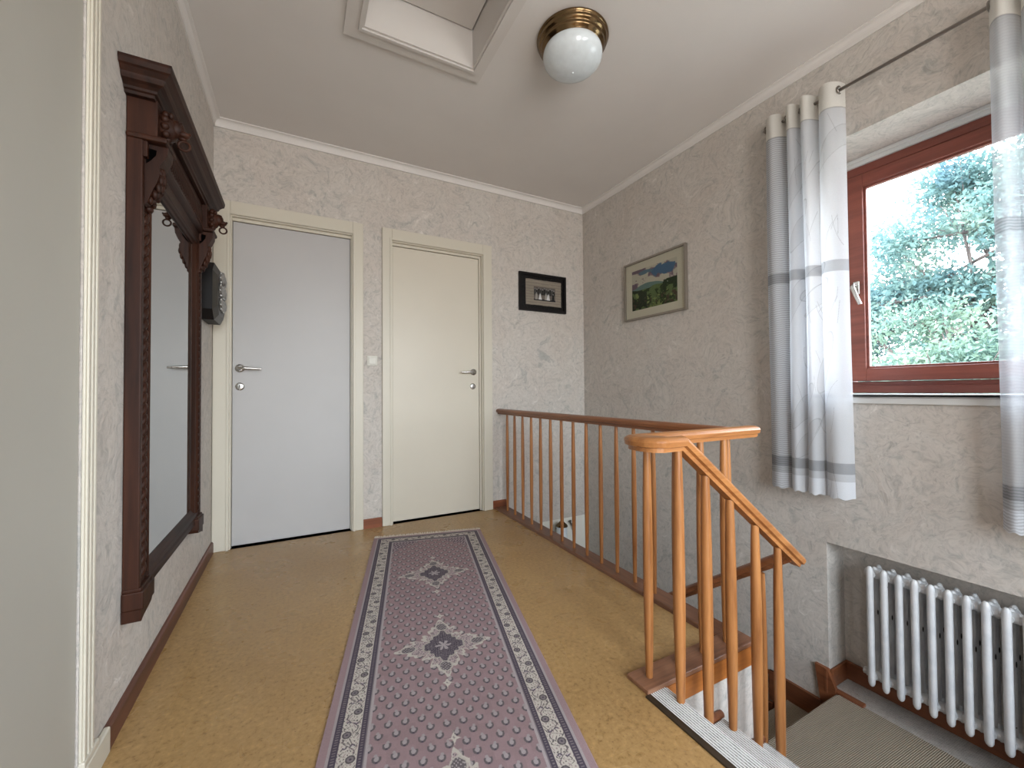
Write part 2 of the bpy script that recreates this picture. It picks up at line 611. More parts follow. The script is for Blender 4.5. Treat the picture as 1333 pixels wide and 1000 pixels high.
    def slab(s, plane, c0, c1, u0, u1, v0, v1, holes):
        """wall with thickness c0..c1 made of boxes around rectangular holes"""
        us = sorted({u0, u1, *[a for h in holes for a in h[:2]]})
        for i in range(len(us) - 1):
            mu = (us[i] + us[i + 1]) / 2
            cuts = sorted([(h[2], h[3]) for h in holes if h[0] < mu < h[1]])
            z = v0
            spans = []
            for a, b in cuts:
                if a > z: spans.append((z, a))
                z = max(z, b)
            if z < v1: spans.append((z, v1))
            for a, b in spans:
                if plane == 'x': s.box(c0, us[i], a, c1, us[i + 1], b)
                elif plane == 'y': s.box(us[i], c0, a, us[i + 1], c1, b)
                else: s.box(us[i], a, c0, us[i + 1], b, c1)
        return s

    def build(s, name, mat, parent=None, weld=False):
        me = bpy.data.meshes.new(name)
        if parent is not None:
            org = ORI[parent.name]
        else:
            a = np.array(s.v)
            org = Vector(((a[:, 0].min() + a[:, 0].max()) / 2, (a[:, 1].min() + a[:, 1].max()) / 2, a[:, 2].min()))
        me.from_pydata([(q[0] - org[0], q[1] - org[1], q[2] - org[2]) for q in s.v], [], s.f)
        me.polygons.foreach_set('use_smooth', s.sm)
        if s.uv:
            uvl = me.uv_layers.new(name='UVMap')
            for pi, uvs in s.uv.items():
                for k, li in enumerate(me.polygons[pi].loop_indices):
                    uvl.data[li].uv = uvs[k]
        me.materials.append(mat)
        me.update()
        o = bpy.data.objects.new(name, me)
        COL.objects.link(o)
        if parent is not None:
            o.parent = parent
        else:
            o.location = org
        ORI[o.name] = Vector(org)
        return o


def tag(o, label, cat, group=None, kind=None):
    o['label'] = label
    o['category'] = cat
    if group: o['group'] = group
    if kind: o['kind'] = kind
    return o


def struct(o):
    o['kind'] = 'structure'
    return o


def empty(name, loc):
    o = bpy.data.objects.new(name, None)
    o.location = loc
    o.empty_display_size = 0.05
    COL.objects.link(o)
    ORI[o.name] = Vector(loc)
    return o


# ================================================================== THE ROOM
RW = 2.80   # outer face of the window wall
WIN = (0.17, 1.155, 0.92, 2.187)         # window hole in right wall: y0,y1,z0,z1
NICHE = (0.10, 1.10, LZ, 0.193)
NX = R + 0.165
# floor slab of the upper landing (with the well cut out)
fl = MB()
fl.slab('z', -0.25, 0.0, L - 0.15, XE, YR - 0.15, D + 0.15, [])
fl.box(XE, 0.975, -0.25, WX1 - 0.012, D + 0.15, 0.0)
fl.box(XE, YR - 0.15, -0.25, R - 0.001, YS - 0.001, 0.0)
struct(fl.build('floor', MT['floor']))

# ceiling with the hatch hole
HX0, HX1, HY0, HY1 = 0.257, 0.815, 1.05, 1.957
struct(MB().slab('z', H, H + 0.05, L - 0.15, RW, YR - 0.15, D + 0.15, [(HX0, HX1, HY0, HY1)]).build('ceiling', MT['ceiling']))

# walls
struct(MB().slab('x', L - 0.12, L, YR, D, -0.25, H, [(0.42, 1.352, 0.0, 2.07)]).build('wall_left', MT['plaster']))
struct(MB().slab('y', D, D + 0.12, L - 0.12, RW, -0.18, H, [(-0.375, 0.345, 0.0, 2.076), (0.606, 1.336, 0.0, 2.076)]).build('wall_back', MT['plaster']))
struct(MB().box(L - 0.12, D, LOW, RW, D + 0.12, -0.18).build('wall_back_lower', MT['white_plaster']))
wr = MB()
wr.slab('x', R, NX, YR, D, LOW, H, [WIN, NICHE])
wr.slab('x', NX, RW, YR, D, LOW, H, [WIN])
struct(wr.build('wall_right', MT['plaster']))
struct(MB().slab('y', YR - 0.15, YR, L - 0.12, RW, -0.25, H, [(-0.35, 0.85, 0.25, 2.42), (1.10, 2.20, 0.75, 2.25)]).build('wall_rear', MT['plaster']))
ws = MB()
ws.box(XE, YS - 0.12, LOW, R, YS, -0.02)          # side wall of the stairwell, below the landing floor
struct(ws.build('wall_stair_side', MT['plaster']))
# well walls under the landing
wu = MB()
wu.box(WX1 - 0.13, 1.06, LOW, WX1 - 0.006, D, -0.02)
wu.box(XE - 0.1, 0.965, LOW, WX1 - 0.006, 1.06, -0.003)
wu.box(XE - 0.12, YS, LOW, XE - 0.0, 0.966, -0.26)
struct(wu.build('wall_well', MT['plaster']))
struct(MB().box(XE - 0.12, YS, LOW - 0.1, RW, D, LOW).build('floor_lower', MT['floor']))

# coving
cprof = []
for k in range(7):
    a = k / 6 * PI / 2
    cprof.append((0.034 - 0.034 * math.sin(a) * 0.85, -0.049 + 0.049 * (1 - math.cos(a)) * 0.85))
cprof = [(0.0, 0.0), (0.036, 0.0), (0.036, -0.006)] + [(0.030 - 0.022 * math.sin(k / 5 * PI / 2), -0.008 - 0.032 * (1 - math.cos(k / 5 * PI / 2))) for k in range(6)] + [(0.008, -0.049), (0.0, -0.049)]
cov = MB()
def cove(side, a0, a1):
    poly = cprof
    if side == 'back':
        cov.prism([(D - p[0], H + p[1]) for p in poly], a0, a1, 'yz')
    if side == 'left':
        cov.prism([(L + p[0], H + p[1]) for p in poly], a0, a1, 'xz')
    if side == 'right':
        cov.prism([(R - p[0], H + p[1]) for p in poly], a0, a1, 'xz')
cove('left', YR, D); cove('right', YR, D); cove('back', L, R)
struct(cov.build('trim_1', MT['ceiling']))
cov = MB()

# baseboards
BH, BT = 0.066, 0.013
def bb_poly(h=BH, t=BT):
    return [(0, 0), (t, 0), (t, h - 0.008), (t - 0.005, h), (0, h)]
struct(MB().prism([(L + a, b) for a, b in bb_poly()], 1.495, D - 0.016, 'xz').build('baseboard_left', MT['base_wood']))
struct(MB().prism([(D - a, b) for a, b in bb_poly()], 0.411, 0.538, 'yz').build('baseboard_back', MT['stub']))
struct(MB().prism([(D - a, b) for a, b in bb_poly()], 1.413, 1.535, 'yz').build('baseboard_back_2', MT['stub']))

# ---------------------------------------------------------------- doors
def lever(mb, x, y, z, sx, sy=-1):
    """lever handle on a leaf facing -y: rosette, neck, grip towards sx"""
    mb.lathe([(0.0, 0), (0.026, 0), (0.026, -0.006), (0.022, -0.010), (0.012, -0.011)], (x, y, z), 'y', 24)
    mb.tube([(x, y - 0.008, z), (x, y - 0.050, z), (x + sx * 0.006, y - 0.058, z), (x + sx * 0.03, y - 0.060, z),
             (x + sx * 0.075, y - 0.056, z - 0.002), (x + sx * 0.118, y - 0.050, z - 0.004)], [0.009, 0.009, 0.010, 0.0095, 0.008, 0.0065], 12)


def door(n, x0, x1, leaf_mat, ox0, ox1, hx, hs, kx, leafx0, leafx1):
    """x0..x1 = opening, ox0..ox1 = outer casing"""
    t = empty('door_%d' % n, ((x0 + x1) / 2, D, 0))
    struct(t)
    ZT = 2.076
    lf = MB().box(leafx0, D + 0.030, 0.008, leafx1, D + 0.068, 2.045, 0.003).build('door_leaf', leaf_mat, t)
    # jambs, head lining and stop
    j = MB()
    j.box(x0, D - 0.004, 0, x0 + 0.010, D + 0.12, ZT); j.box(x1 - 0.010, D - 0.004, 0, x1, D + 0.12, ZT)
    j.box(x0 + 0.01, D - 0.004, ZT - 0.010, x1 - 0.01, D + 0.12, ZT)
    j.box(x0 + 0.010, D + 0.022, 0, leafx0 - 0.002, D + 0.12, ZT - 0.01); j.box(leafx1 + 0.002, D + 0.022, 0, x1 - 0.010, D + 0.12, ZT - 0.01)
    j.box(leafx0 - 0.002, D + 0.022, 2.048, leafx1 + 0.002, D + 0.12, ZT - 0.01)
    j.build('door_jamb', MT['cream'], t)
    c = MB()
    b = 0.004
    c.box(ox0, D - 0.018, 0, x0 + 0.004, D - 0.001, 2.157, b)
    c.box(x1 - 0.004, D - 0.018, 0, ox1, D - 0.001, 2.157, b)
    c.box(x0 + 0.0035, D - 0.018, ZT - 0.004, x1 - 0.0035, D - 0.001, 2.157, b)
    c.box(x1 - 0.002, D - 0.023, 0, x1 + 0.012, D - 0.017, ZT + 0.012, 0.002)
    c.box(x0 - 0.012, D - 0.023, 0, x0 + 0.002, D - 0.017, ZT + 0.012, 0.002)
    c.box(x0 + 0.001, D - 0.023, ZT - 0.002, x1 - 0.001, D - 0.017, ZT + 0.012, 0.002)
    c.build('door_casing', MT['cream'], t)
    h = MB(); lever(h, hx, D + 0.030, 1.118, hs)
    h.build('door_handle', MT['chrome'], lf)
    k = MB().lathe([(0.0, -0.007), (0.017, -0.007), (0.023, -0.005), (0.025, 0.0)], (kx, D + 0.030, 1.003), 'y', 24).build('keyhole_plate', MT['chrome'], lf)
    s = MB()
    s.lathe([(0, -0.0012), (0.0045, -0.0012), (0.0045, 0)], (kx, D + 0.0235, 1.008), 'y', 12)
    s.box(kx - 0.0022, D + 0.0222, 0.990, kx + 0.0022, D + 0.0240, 1.008)
    s.build('keyhole', MT['dark'], lf)
    MB().box(x0 + .01, D + 0.072, 0.0, x1 - .01, D + 0.119, 2.07).build('gap_shade_sheet', MT['gap'], t)  # added sheet whose brown paints the shade around the leaf
    return t


door(1, -0.375, 0.345, MT['door_grey'], L + 0.002, 0.411, -0.322, 1, -0.322, -0.362, 0.328)
door(2, 0.606, 1.336, MT['door_cream'], 0.540, 1.412, 1.262, -1, 1.258, 0.622, 1.312)

# near door in the left wall
t3 = empty('door_3', (L, 0.87, 0)); struct(t3)
MB().box(L - 0.045, 0.43, 0.010, L - 0.003, 1.346, 2.06, 0.002).build('door_leaf', MT['door_near'], t3)
c = MB()
for y0, y1 in ((1.349, 1.408), (0.365, 0.428)):
    c.box(L + 0.001, y0, 0.0, L + 0.007, y1, 2.15, 0.002)
    for q in (0.003, 0.024, 0.044):
        c.box(L + 0.0065, y0 + q, 0.07, L + 0.012, y0 + q + 0.012, 2.14, 0.003)
c.box(L + 0.001, 0.425, 2.06, L + 0.012, 1.352, 2.15, 0.003)
c.build('door_casing', MT['cream'], t3)
pl = MB().box(L + 0.001, 1.343, 0.0, L + 0.016, 1.494, 0.070, 0.004)
pl.box(L + 0.001, 1.345, 0.069, L + 0.0145, 1.43, 0.088, 0.004)
pl.build('plinth_block', MT['cream'], t3)
MB().box(L - 0.119, 0.43, 0, L - 0.060, 1.345, 2.06).build('gap_shade_sheet', MT['dark'], t3)  # added dark sheet painting the shade behind the leaf

# ---------------------------------------------------------------- window
w1 = empty('window_1', (2.70, 0.66, 0.935)); struct(w1)
FX = 2.655
fy0, fy1, fz0, fz1 = 0.172, 1.150, 0.940, 2.150
fr = MB()
FRW = 0.045
fr.box(FX, fy0, fz0, FX + 0.075, fy0 + FRW, fz1, 0.004); fr.box(FX, fy1 - FRW, fz0, FX + 0.075, fy1, fz1, 0.004)
fr.box(FX, fy0 + FRW - .001, fz1 - FRW, FX + 0.075, fy1 - FRW + .001, fz1, 0.004)
fr.box(FX - 0.004, fy0 + FRW - .001, fz0, FX + 0.075, fy1 - FRW + .001, fz0 + 0.040, 0.004)
fr.box(FX + 0.004, fy0 + FRW - .001, fz0 + 0.038, FX + 0.075, fy1 - FRW + .001, fz0 + 0.060, 0.003)
fr.build('window_frame', MT['win_wood'], w1)
sy0, sy1, sz0, sz1 = fy0 + 0.048, fy1 - 0.048, fz0 + 0.063, fz1 - 0.048
SW = 0.066
sash = MB()
sash.box(FX - 0.008, sy0, sz0, FX + 0.05, sy0 + SW, sz1, 0.004); sash.box(FX - 0.008, sy1 - SW, sz0, FX + 0.05, sy1, sz1, 0.004)
sash.box(FX - 0.008, sy0 + SW - .001, sz1 - SW, FX + 0.05, sy1 - SW + .001, sz1, 0.004); sash.box(FX - 0.008, sy0 + SW - .001, sz0, FX + 0.05, sy1 - SW + .001, sz0 + SW, 0.004)
so = sash.build('window_sash', MT['win_wood'], w1)
bd = MB()
gy0, gy1, gz0, gz1 = sy0 + SW - 0.002, sy1 - SW + 0.002, sz0 + SW - 0.002, sz1 - SW + 0.002
for (a, b, c_, d_) in ((gy0, gy0 + 0.013, gz0, gz1), (gy1 - 0.013, gy1, gz0, gz1), (gy0 + .012, gy1 - .012, gz0, gz0 + 0.013), (gy0 + .012, gy1 - .012, gz1 - 0.013, gz1)):
    bd.box(FX + 0.004, a, c_, FX + 0.030, b, d_, 0.003)
bd.build('glazing_bead', MT['win_wood'], so)
MB().box(FX + 0.030, gy0 + 0.004, gz0 + 0.004, FX + 0.034, gy1 - 0.004, gz1 - 0.004).build('pane', MT['glass'], so)
hz = MB()
hyc = sy1 - SW / 2
hz.box(FX - 0.018, hyc - 0.014, 1.465, FX - 0.0075, hyc + 0.014, 1.535, 0.004)
hz.tube([(FX - 0.016, hyc, 1.512), (FX - 0.048, hyc, 1.512), (FX - 0.052, hyc + 0.002, 1.500), (FX - 0.050, hyc - 0.012, 1.455), (FX - 0.046, hyc - 0.028, 1.405)],
        [0.009, 0.009, 0.0105, 0.010, 0.009], 12)
hz.build('window_handle', MT['chrome'], so)
si = MB()
si.box(R - 0.022, WIN[0] - 0.02, 0.912, FX + 0.02, WIN[1] + 0.02, 0.936, 0.005) if False else None
si.box(R - 0.020, WIN[0] + 0.001, 0.921, FX + 0.01, WIN[1] - 0.001, 0.938, 0.005)
si.box(R - 0.020, WIN[0] - 0.03, 0.921, R - 0.001, WIN[1] + 0.03, 0.938, 0.005)
si.box(R - 0.012, WIN[0] - 0.02, 0.893, R - 0.001, WIN[1] + 0.02, 0.922, 0.003)
si.build('window_sill', MT['roof_lath'], w1)
hd = MB()
hd.box(FX - 0.012, fy0, 2.150, FX + 0.02, fy1, 2.1865, 0.003)
hd.box(FX - 0.024, fy0, 2.168, FX - 0.011, fy1, 2.1865, 0.003)
hd.build('head_lath', MT['roof_lath'], w1)

# unseen rear windows behind the camera, added to bring daylight onto the window wall
w2 = empty('added_window_2', (0.25, YR - 0.08, 0.25)); struct(w2)
f2 = MB()
for a, b, c_, d_ in ((-0.35, -0.29, 0.25, 2.42), (0.79, 0.85, 0.25, 2.42), (-0.29, 0.79, 0.25, 0.31), (-0.29, 0.79, 2.36, 2.42), (0.235, 0.265, 0.31, 2.36)):
    f2.box(a, YR - 0.12, c_, b, YR - 0.06, d_)
f2.build('window_frame', MT['win_wood'], w2)
MB().box(-0.29, YR - 0.092, 0.31, 0.79, YR - 0.088, 2.36).build('pane', MT['glass'], w2)
w3 = empty('added_window_3', (1.65, YR - 0.08, 0.75)); struct(w3)  # second added window, unseen, lighting the room from behind
f2 = MB()
for a, b, c_, d_ in ((1.10, 1.16, 0.75, 2.25), (2.14, 2.20, 0.75, 2.25), (1.16, 2.14, 0.75, 0.81), (1.16, 2.14, 2.19, 2.25), (1.635, 1.665, 0.81, 2.19)):
    f2.box(a, YR - 0.12, c_, b, YR - 0.06, d_)
f2.build('window_frame', MT['win_wood'], w3)
MB().box(1.16, YR - 0.092, 0.81, 2.14, YR - 0.088, 2.19).build('pane', MT['glass'], w3)

# ---------------------------------------------------------------- attic hatch
t = empty('attic_hatch', (0.54, 1.5, H))
tag(t, 'white wooden attic hatch with recessed panel in the ceiling beside the globe lamp', 'hatch')
c = MB()
ox0, ox1, oy0, oy1 = 0.186, 0.868, 0.975, 2.028
c.slab('z', H - 0.014, H + 0.001, ox0, ox1, oy0, oy1, [(HX0 + 0.002, HX1 - 0.002, HY0 + 0.002, HY1 - 0.002)])
c.slab('z', H - 0.022, H - 0.013, HX0 - 0.012, HX1 + 0.012, HY0 - 0.012, HY1 + 0.012, [(HX0 + 0.002, HX1 - 0.002, HY0 + 0.002, HY1 - 0.002)])
c.build('casing', MT['hatch'], t)
PZ = 2.835
c = MB()
c.slab('z', H - 0.012, PZ + 0.03, HX0 + 0.0015, HX1 - 0.0015, HY0 + 0.0015, HY1 - 0.0015, [(HX0 + 0.012, HX1 - 0.012, HY0 + 0.012, HY1 - 0.012)])
c.build('lining', MT['hatch'], t)
MB().box(HX0 + 0.018, HY0 + 0.018, PZ, HX1 - 0.018, HY1 - 0.018, PZ + 0.018, 0.002).build('hatch_panel', MT['hatch'], t)
MB().box(HX0 + 0.012, HY0 + 0.012, PZ + 0.02, HX1 - 0.012, HY1 - 0.012, PZ + 0.03).build('dark_gap', MT['dark'], t)

# ================================================================== STAIRS
st = empty('staircase', (1.9, 0.6, LOW))
tag(st, 'wooden staircase turning down beneath the railing past the radiator', 'staircase')
YE = 0.945
def quad_board(x0a, x0b, x1a, x1b, y0, y1, z0, z1):
    """board whose left/right edges are oblique in plan: x at y0 is *a, at y1 is *b"""
    return MB().prism([(x0a, y0), (x1a, y0), (x1b, y1), (x0b, y1)], z0, z1, 'xy')
def nx(k, y):   # nosing k at depth y (slightly fanned)
    return NOSE[k]
for k in (0, 1):
    z = -(k + 1) * RISE
    x0 = lambda y: nx(k, y) - 0.03
    quad_board(nx(k, YS) - 0.04, nx(k, YE) - 0.04, nx(k + 1, YS) - 0.004, nx(k + 1, YE) - 0.004, YS, YE, z - 0.035, z - 0.006).build('tread', MT['stringer'], st)
for k in (0, 1, 2):
    z1 = -k * RISE - 0.042
    z0 = -(k + 1) * RISE - 0.006
    quad_board(nx(k, YS) - 0.045, nx(k, YE) - 0.045, nx(k, YS) - 0.03, nx(k, YE) - 0.03, YS, YE, z0, z1).build('riser', MT['stringer'], st)
# wood edge strips along the wall of the well at tread 1 and 2
for k in (0, 1):
    z = -(k + 1) * RISE
    MB().tube([(nx(k, .955) - 0.02, 0.952, z), (nx(k + 1, .955) + 0.012, 0.952, z)], 0.0125, 12).build('nosing_end', MT['stringer'], st)
# quarter landing
LY = 1.055
MB().box(1.50, YS, LZ - 0.035, NX - 0.001, LY - 0.004, LZ - 0.007).build('landing_board', MT['stringer'], st)
# lower flight going away under the rail
GO = 0.235
for k in range(1, 8):
    z = LZ - k * RISE
    y0, y1 = LY + (k - 1) * GO, LY + k * GO
    if z > LOW + 0.1:
        MB().box(1.60, y0 - 0.03, z - 0.035, R - 0.022, y1, z).build('tread', MT['carpet'], st)
        MB().box(1.60, y0 - 0.035, z + 0.001, R - 0.022, y0 - 0.020, z + RISE - 0.036).build('riser', MT['stringer'], st)
# stepped wall skirting following the lower flight on the right wall
sk = MB()
for k in range(0, 8):
    z = LZ - k * RISE
    if k:
        y0 = LY + (k - 1) * GO
        y1 = LY + k * GO
        sk.prism([(y0 + 0.075, z - 0.06), (y1 + 0.099, z - 0.06), (y1 + 0.099, z + 0.098), (y0 + 0.075, z + 0.098)], R - 0.018, R - 0.001, 'yz')
        sk.prism([(y0 + 0.075, z + 0.080), (y1 + 0.103, z + 0.080), (y1 + 0.103, z + 0.102), (y0 + 0.075, z + 0.102)], R - 0.023, R - 0.0175, 'yz')
    yb = LY + k * GO
    # vertical piece joining one level to the next
    sk.prism([(yb + 0.01, z - RISE + 0.02), (yb + 0.076, z - RISE + 0.02), (yb + 0.076, z - RISE + 0.098), (yb + 0.100, z + 0.098), (yb + 0.045, z + 0.098), (yb + 0.01, z + 0.02)], R - 0.020, R - 0.001, 'yz')
sk.box(R - 0.018, LY - 0.06, LZ - 0.2, R - 0.001, LY + 0.02, LZ + 0.0) if False else None
sk.build('wall_stringer', MT['stringer'], st)
# skirting of the niche behind the radiator
nk = MB()
nk.box(NX - 0.014, NICHE[0], LZ + 0.001, NX - 0.001, NICHE[1] - 0.001, LZ + 0.092, 0.004)
nk.box(R + 0.004, NICHE[1] - 0.014, LZ + 0.001, NX - 0.014, NICHE[1] - 0.001, LZ + 0.092, 0.004)
nk.box(R - 0.0225, NICHE[1] - 0.002, LZ - 0.02, R + 0.006, NICHE[1] + 0.012, LZ + 0.096, 0.003)
nk.build('niche_skirting', MT['stringer'], st)
MB().box(R - 0.016, 0.955, LZ - 0.004, R + 0.014, LY + 0.04, LZ + 0.012, 0.004).build('threshold_strip', MT['stringer'], st)

# dark strip at the edge of the landing floor
tag(MB().box(XE - 0.018, YS, -0.002, XE + 0.004, 0.958, 0.0045, 0.0015).build('edge_strip', MT['strip']),
    'dark metal edging strip between cork floor and pale ribbed stair carpet', 'edging strip')

# ribbed carpet at the head of the stairs: real ridges folded over each nosing
def ribbed(x_left, k, z, y0, y1):
    mb = MB()
    PT = 0.0083
    rows = 44
    vs, uv = [], []
    for j in range(rows + 1):
        y = y0 + (y1 - y0) * j / rows
        xr = nx(k, y)
        xl = x_left(y)
        N = max(8, int(round((xr - xl) / PT))) * 6
        for i in range(N + 1):
            x = xl + (xr - xl) * i / N
            q = (xr - x) / PT
            vs.append((x, y, z + 0.0026 * (0.5 - 0.5 * math.cos(2 * PI * q)) + 0.0012)); uv.append((-q / 10, y))
        for a in range(1, 7):   # rounded nosing
            an = a / 6 * PI * 0.95
            vs.append((xr + 0.014 * math.sin(an), y, z + 0.0012 - 0.014 * (1 - math.cos(an)))); uv.append((a * 0.04, y))
        vs.append((xr - 0.012, y, z - 0.030)); uv.append((0.3, y))
    n = len(vs) // (rows + 1)
    fs = [(j * n + i, j * n + i + 1, (j + 1) * n + i + 1, (j + 1) * n + i) for j in range(rows) for i in range(n - 1)]
    mb.add(vs, fs, True, uv)
    return mb
rc = empty('stair_carpet', (1.2, 0.4, -0.36))
tag(rc, 'pale ribbed carpet runner covering the top steps beside the cork floor', 'carpet')
ribbed(lambda y: XE + 0.004, 0, 0.0, YS, 0.958).build('top_strip', MT['carpet_rib'], rc)
ribbed(lambda y: nx(0, y) - 0.03, 1, -RISE - 0.004, YS, 0.935).build('step_covering', MT['carpet_rib'], rc)
ribbed(lambda y: nx(1, y) - 0.03, 2, -2 * RISE - 0.004, YS, 0.935).build('step_covering', MT['carpet_rib'], rc)
# solid nosing under the top strip
MB().prism([(XE + 0.003, YS), (nx(0, YS), YS), (nx(0, 0.957), 0.957), (XE + 0.003, 0.957)], -0.040, 0.0, 'xy').build('landing_nosing', MT['stringer'], st)

lc = MB()
lc.box(1.52, YS, LZ - 0.006, R + 0.001, LY, LZ, 0.003)
lc.tube([(1.60, LY, LZ - 0.012), (R - 0.022, LY, LZ - 0.012)], 0.012, 12)
lc.box(R, NICHE[0], LZ - 0.006, NX - 0.002, NICHE[1], LZ)
tag(lc.build('landing_carpet', MT['carpet']), 'beige woven carpet on the quarter landing below the radiator', 'carpet')

# ================================================================== RAILING
rl = empty('stair_railing', (1.25, 1.0, 0.0))
tag(rl, 'orange-brown wooden railing with round balusters around the stairwell', 'railing')
prof = []
# rounded handrail section with a narrower fillet below
for k in range(0, 9):
    a = PI * k / 8
    prof.append((0.029 * math.cos(a), 0.004 + 0.016 * math.sin(a) * 1.0))
prof = [(0.016, -0.026), (0.016, -0.013), (0.027, -0.010)] + [(0.030 * math.cos(a), 0.004 + 0.015 * math.sin(a)) for a in [PI * k / 8 for k in range(9)]] + [(-0.027, -0.010), (-0.016, -0.013), (-0.016, -0.026)]
RZ = 0.800
XA, YB, YC = 1.480, 1.005, 0.893
# landing rail A : straight from the back wall to the corner
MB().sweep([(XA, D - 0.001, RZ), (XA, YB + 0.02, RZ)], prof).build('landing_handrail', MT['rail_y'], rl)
# rail over the head of the stairs, turning back on itself and running down
n = 18
cy = (YB + YC) / 2
hw = (YB - YC) / 2
KX = 1.065
SL = 0.772
CE = (1.70, YC, RZ - (1.70 - KX) * SL)
bm_ = MB()
small = [(a * 0.72, b * 0.80) for a, b in prof]
arc = [(0.985 - hw * 0.62 * math.sin(PI * k / n), cy + hw * math.cos(PI * k / n), RZ) for k in range(1, n)]
bm_.sweep([(1.612, YB, RZ), (0.985, YB, RZ)] + arc + [(0.985, YC, RZ), (KX, YC, RZ), CE], prof)
bm_.sweep([(1.612, YB, RZ), (1.622, YB, RZ)], [(a * 0.93, b * 0.93) for a, b in prof])
bm_.sweep([(1.622, YB, RZ), (1.629, YB, RZ)], small)
ce = Vector(CE); dr = (ce - Vector((KX, YC, RZ))).normalized()
bm_.sweep([ce, ce + dr * 0.008], [(a * 0.90, b * 0.90) for a, b in prof])
bm_.box(0.955, YC + 0.012, RZ - 0.012, 1.020, YB - 0.012, RZ + 0.0172)
bm_.build('stair_handrail', MT['rail_x'], rl)
LX = 1.665
z_l0 = RZ - (LX - KX) * SL - 0.006
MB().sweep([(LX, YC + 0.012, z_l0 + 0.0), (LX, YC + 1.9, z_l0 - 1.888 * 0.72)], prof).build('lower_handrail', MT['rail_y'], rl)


def baluster(x, y, z0, z1, r=0.0145, mat='rail_v'):
    n = 9
    pts, rs = [], []
    for i in range(n + 1):
        u = i / n
        pts.append((x, y, z0 + (z1 - z0) * u))
        rs.append(r * (0.70 + 0.30 * math.sin(PI * min(1, max(0, u))) ** 0.8))
    return MB().tube(pts, rs, 12).build('baluster', MT[mat], rl)


for i in range(16):
    y = 2.907 - 0.1257 * i
    baluster(XA, y, 0.014, RZ - 0.024, 0.0125)
for x in (1.034, 1.172, 1.300, 1.432):
    baluster(x, YB, 0.014, RZ - 0.024, 0.0165)
for k in range(5):
    x = (1.050, 1.178, 1.300, 1.438, 1.572)[k]
    zt = (RZ - 0.024) if x < KX else RZ - (x - KX) * SL - 0.028
    if k == 0: zt = RZ - 0.026
    zb = (0.0, -RISE, -RISE, -2 * RISE, LZ)[k]
    baluster(x, YC, zb, zt, 0.0180)
for k in range(5):
    y = 1.008 + 0.13 * k
    zt = z_l0 - (y - YC) * 0.72 - 0.028
    kk = max(0, math.ceil((y - LY) / GO))
    baluster(LX, y, LZ - kk * RISE - 0.0, zt, 0.0145, 'rail_v')
# boards the balusters stand on
bp = [(WX0, 0.0), (WX0 + 0.004, 0.012), (WX0 + 0.010, 0.015), (WX1 - 0.006, 0.015), (WX1, 0.010), (WX1, -0.062), (WX1 - 0.006, -0.066), (WX1 - 0.006, 0.0)]
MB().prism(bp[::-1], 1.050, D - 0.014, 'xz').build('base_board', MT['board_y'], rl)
bq = MB()
bq.box(0.978, 0.957, 0.0, WX1, 1.051, 0.015, 0.003)
bq.build('base_board', MT['board'], rl)
fa = MB().prism([(0.956, 0.001), (0.965, 0.001), (0.965, -0.072), (0.956, -0.068)], 1.058, WX1, 'yz')
fa.build('fascia', MT['fascia'], rl)

# ================================================================== RUNNER RUG
def fbm(h, w, rs, oct_=5, base=4):
    acc = np.zeros((h, w)); amp = 1; tot = 0
    for o in range(oct_):
        n_ = base * 2 ** o
        g = rs.rand(n_ + 2, n_ + 2)
        y = np.linspace(0, n_, h); x = np.linspace(0, n_, w)
        yi, xi = y.astype(int), x.astype(int)
        fy, fx = (y - yi)[:, None], (x - xi)[None, :]
        fy = fy * fy * (3 - 2 * fy); fx = fx * fx * (3 - 2 * fx)
        a = g[np.ix_(yi, xi)]; b = g[np.ix_(yi, xi + 1)]; c_ = g[np.ix_(yi + 1, xi)]; d_ = g[np.ix_(yi + 1, xi + 1)]
        acc += amp * ((a * (1 - fx) + b * fx) * (1 - fy) + (c_ * (1 - fx) + d_ * fx) * fy)
        tot += amp; amp *= 0.55
    return acc / tot
RUGL, RUGW = 3.14, 0.70
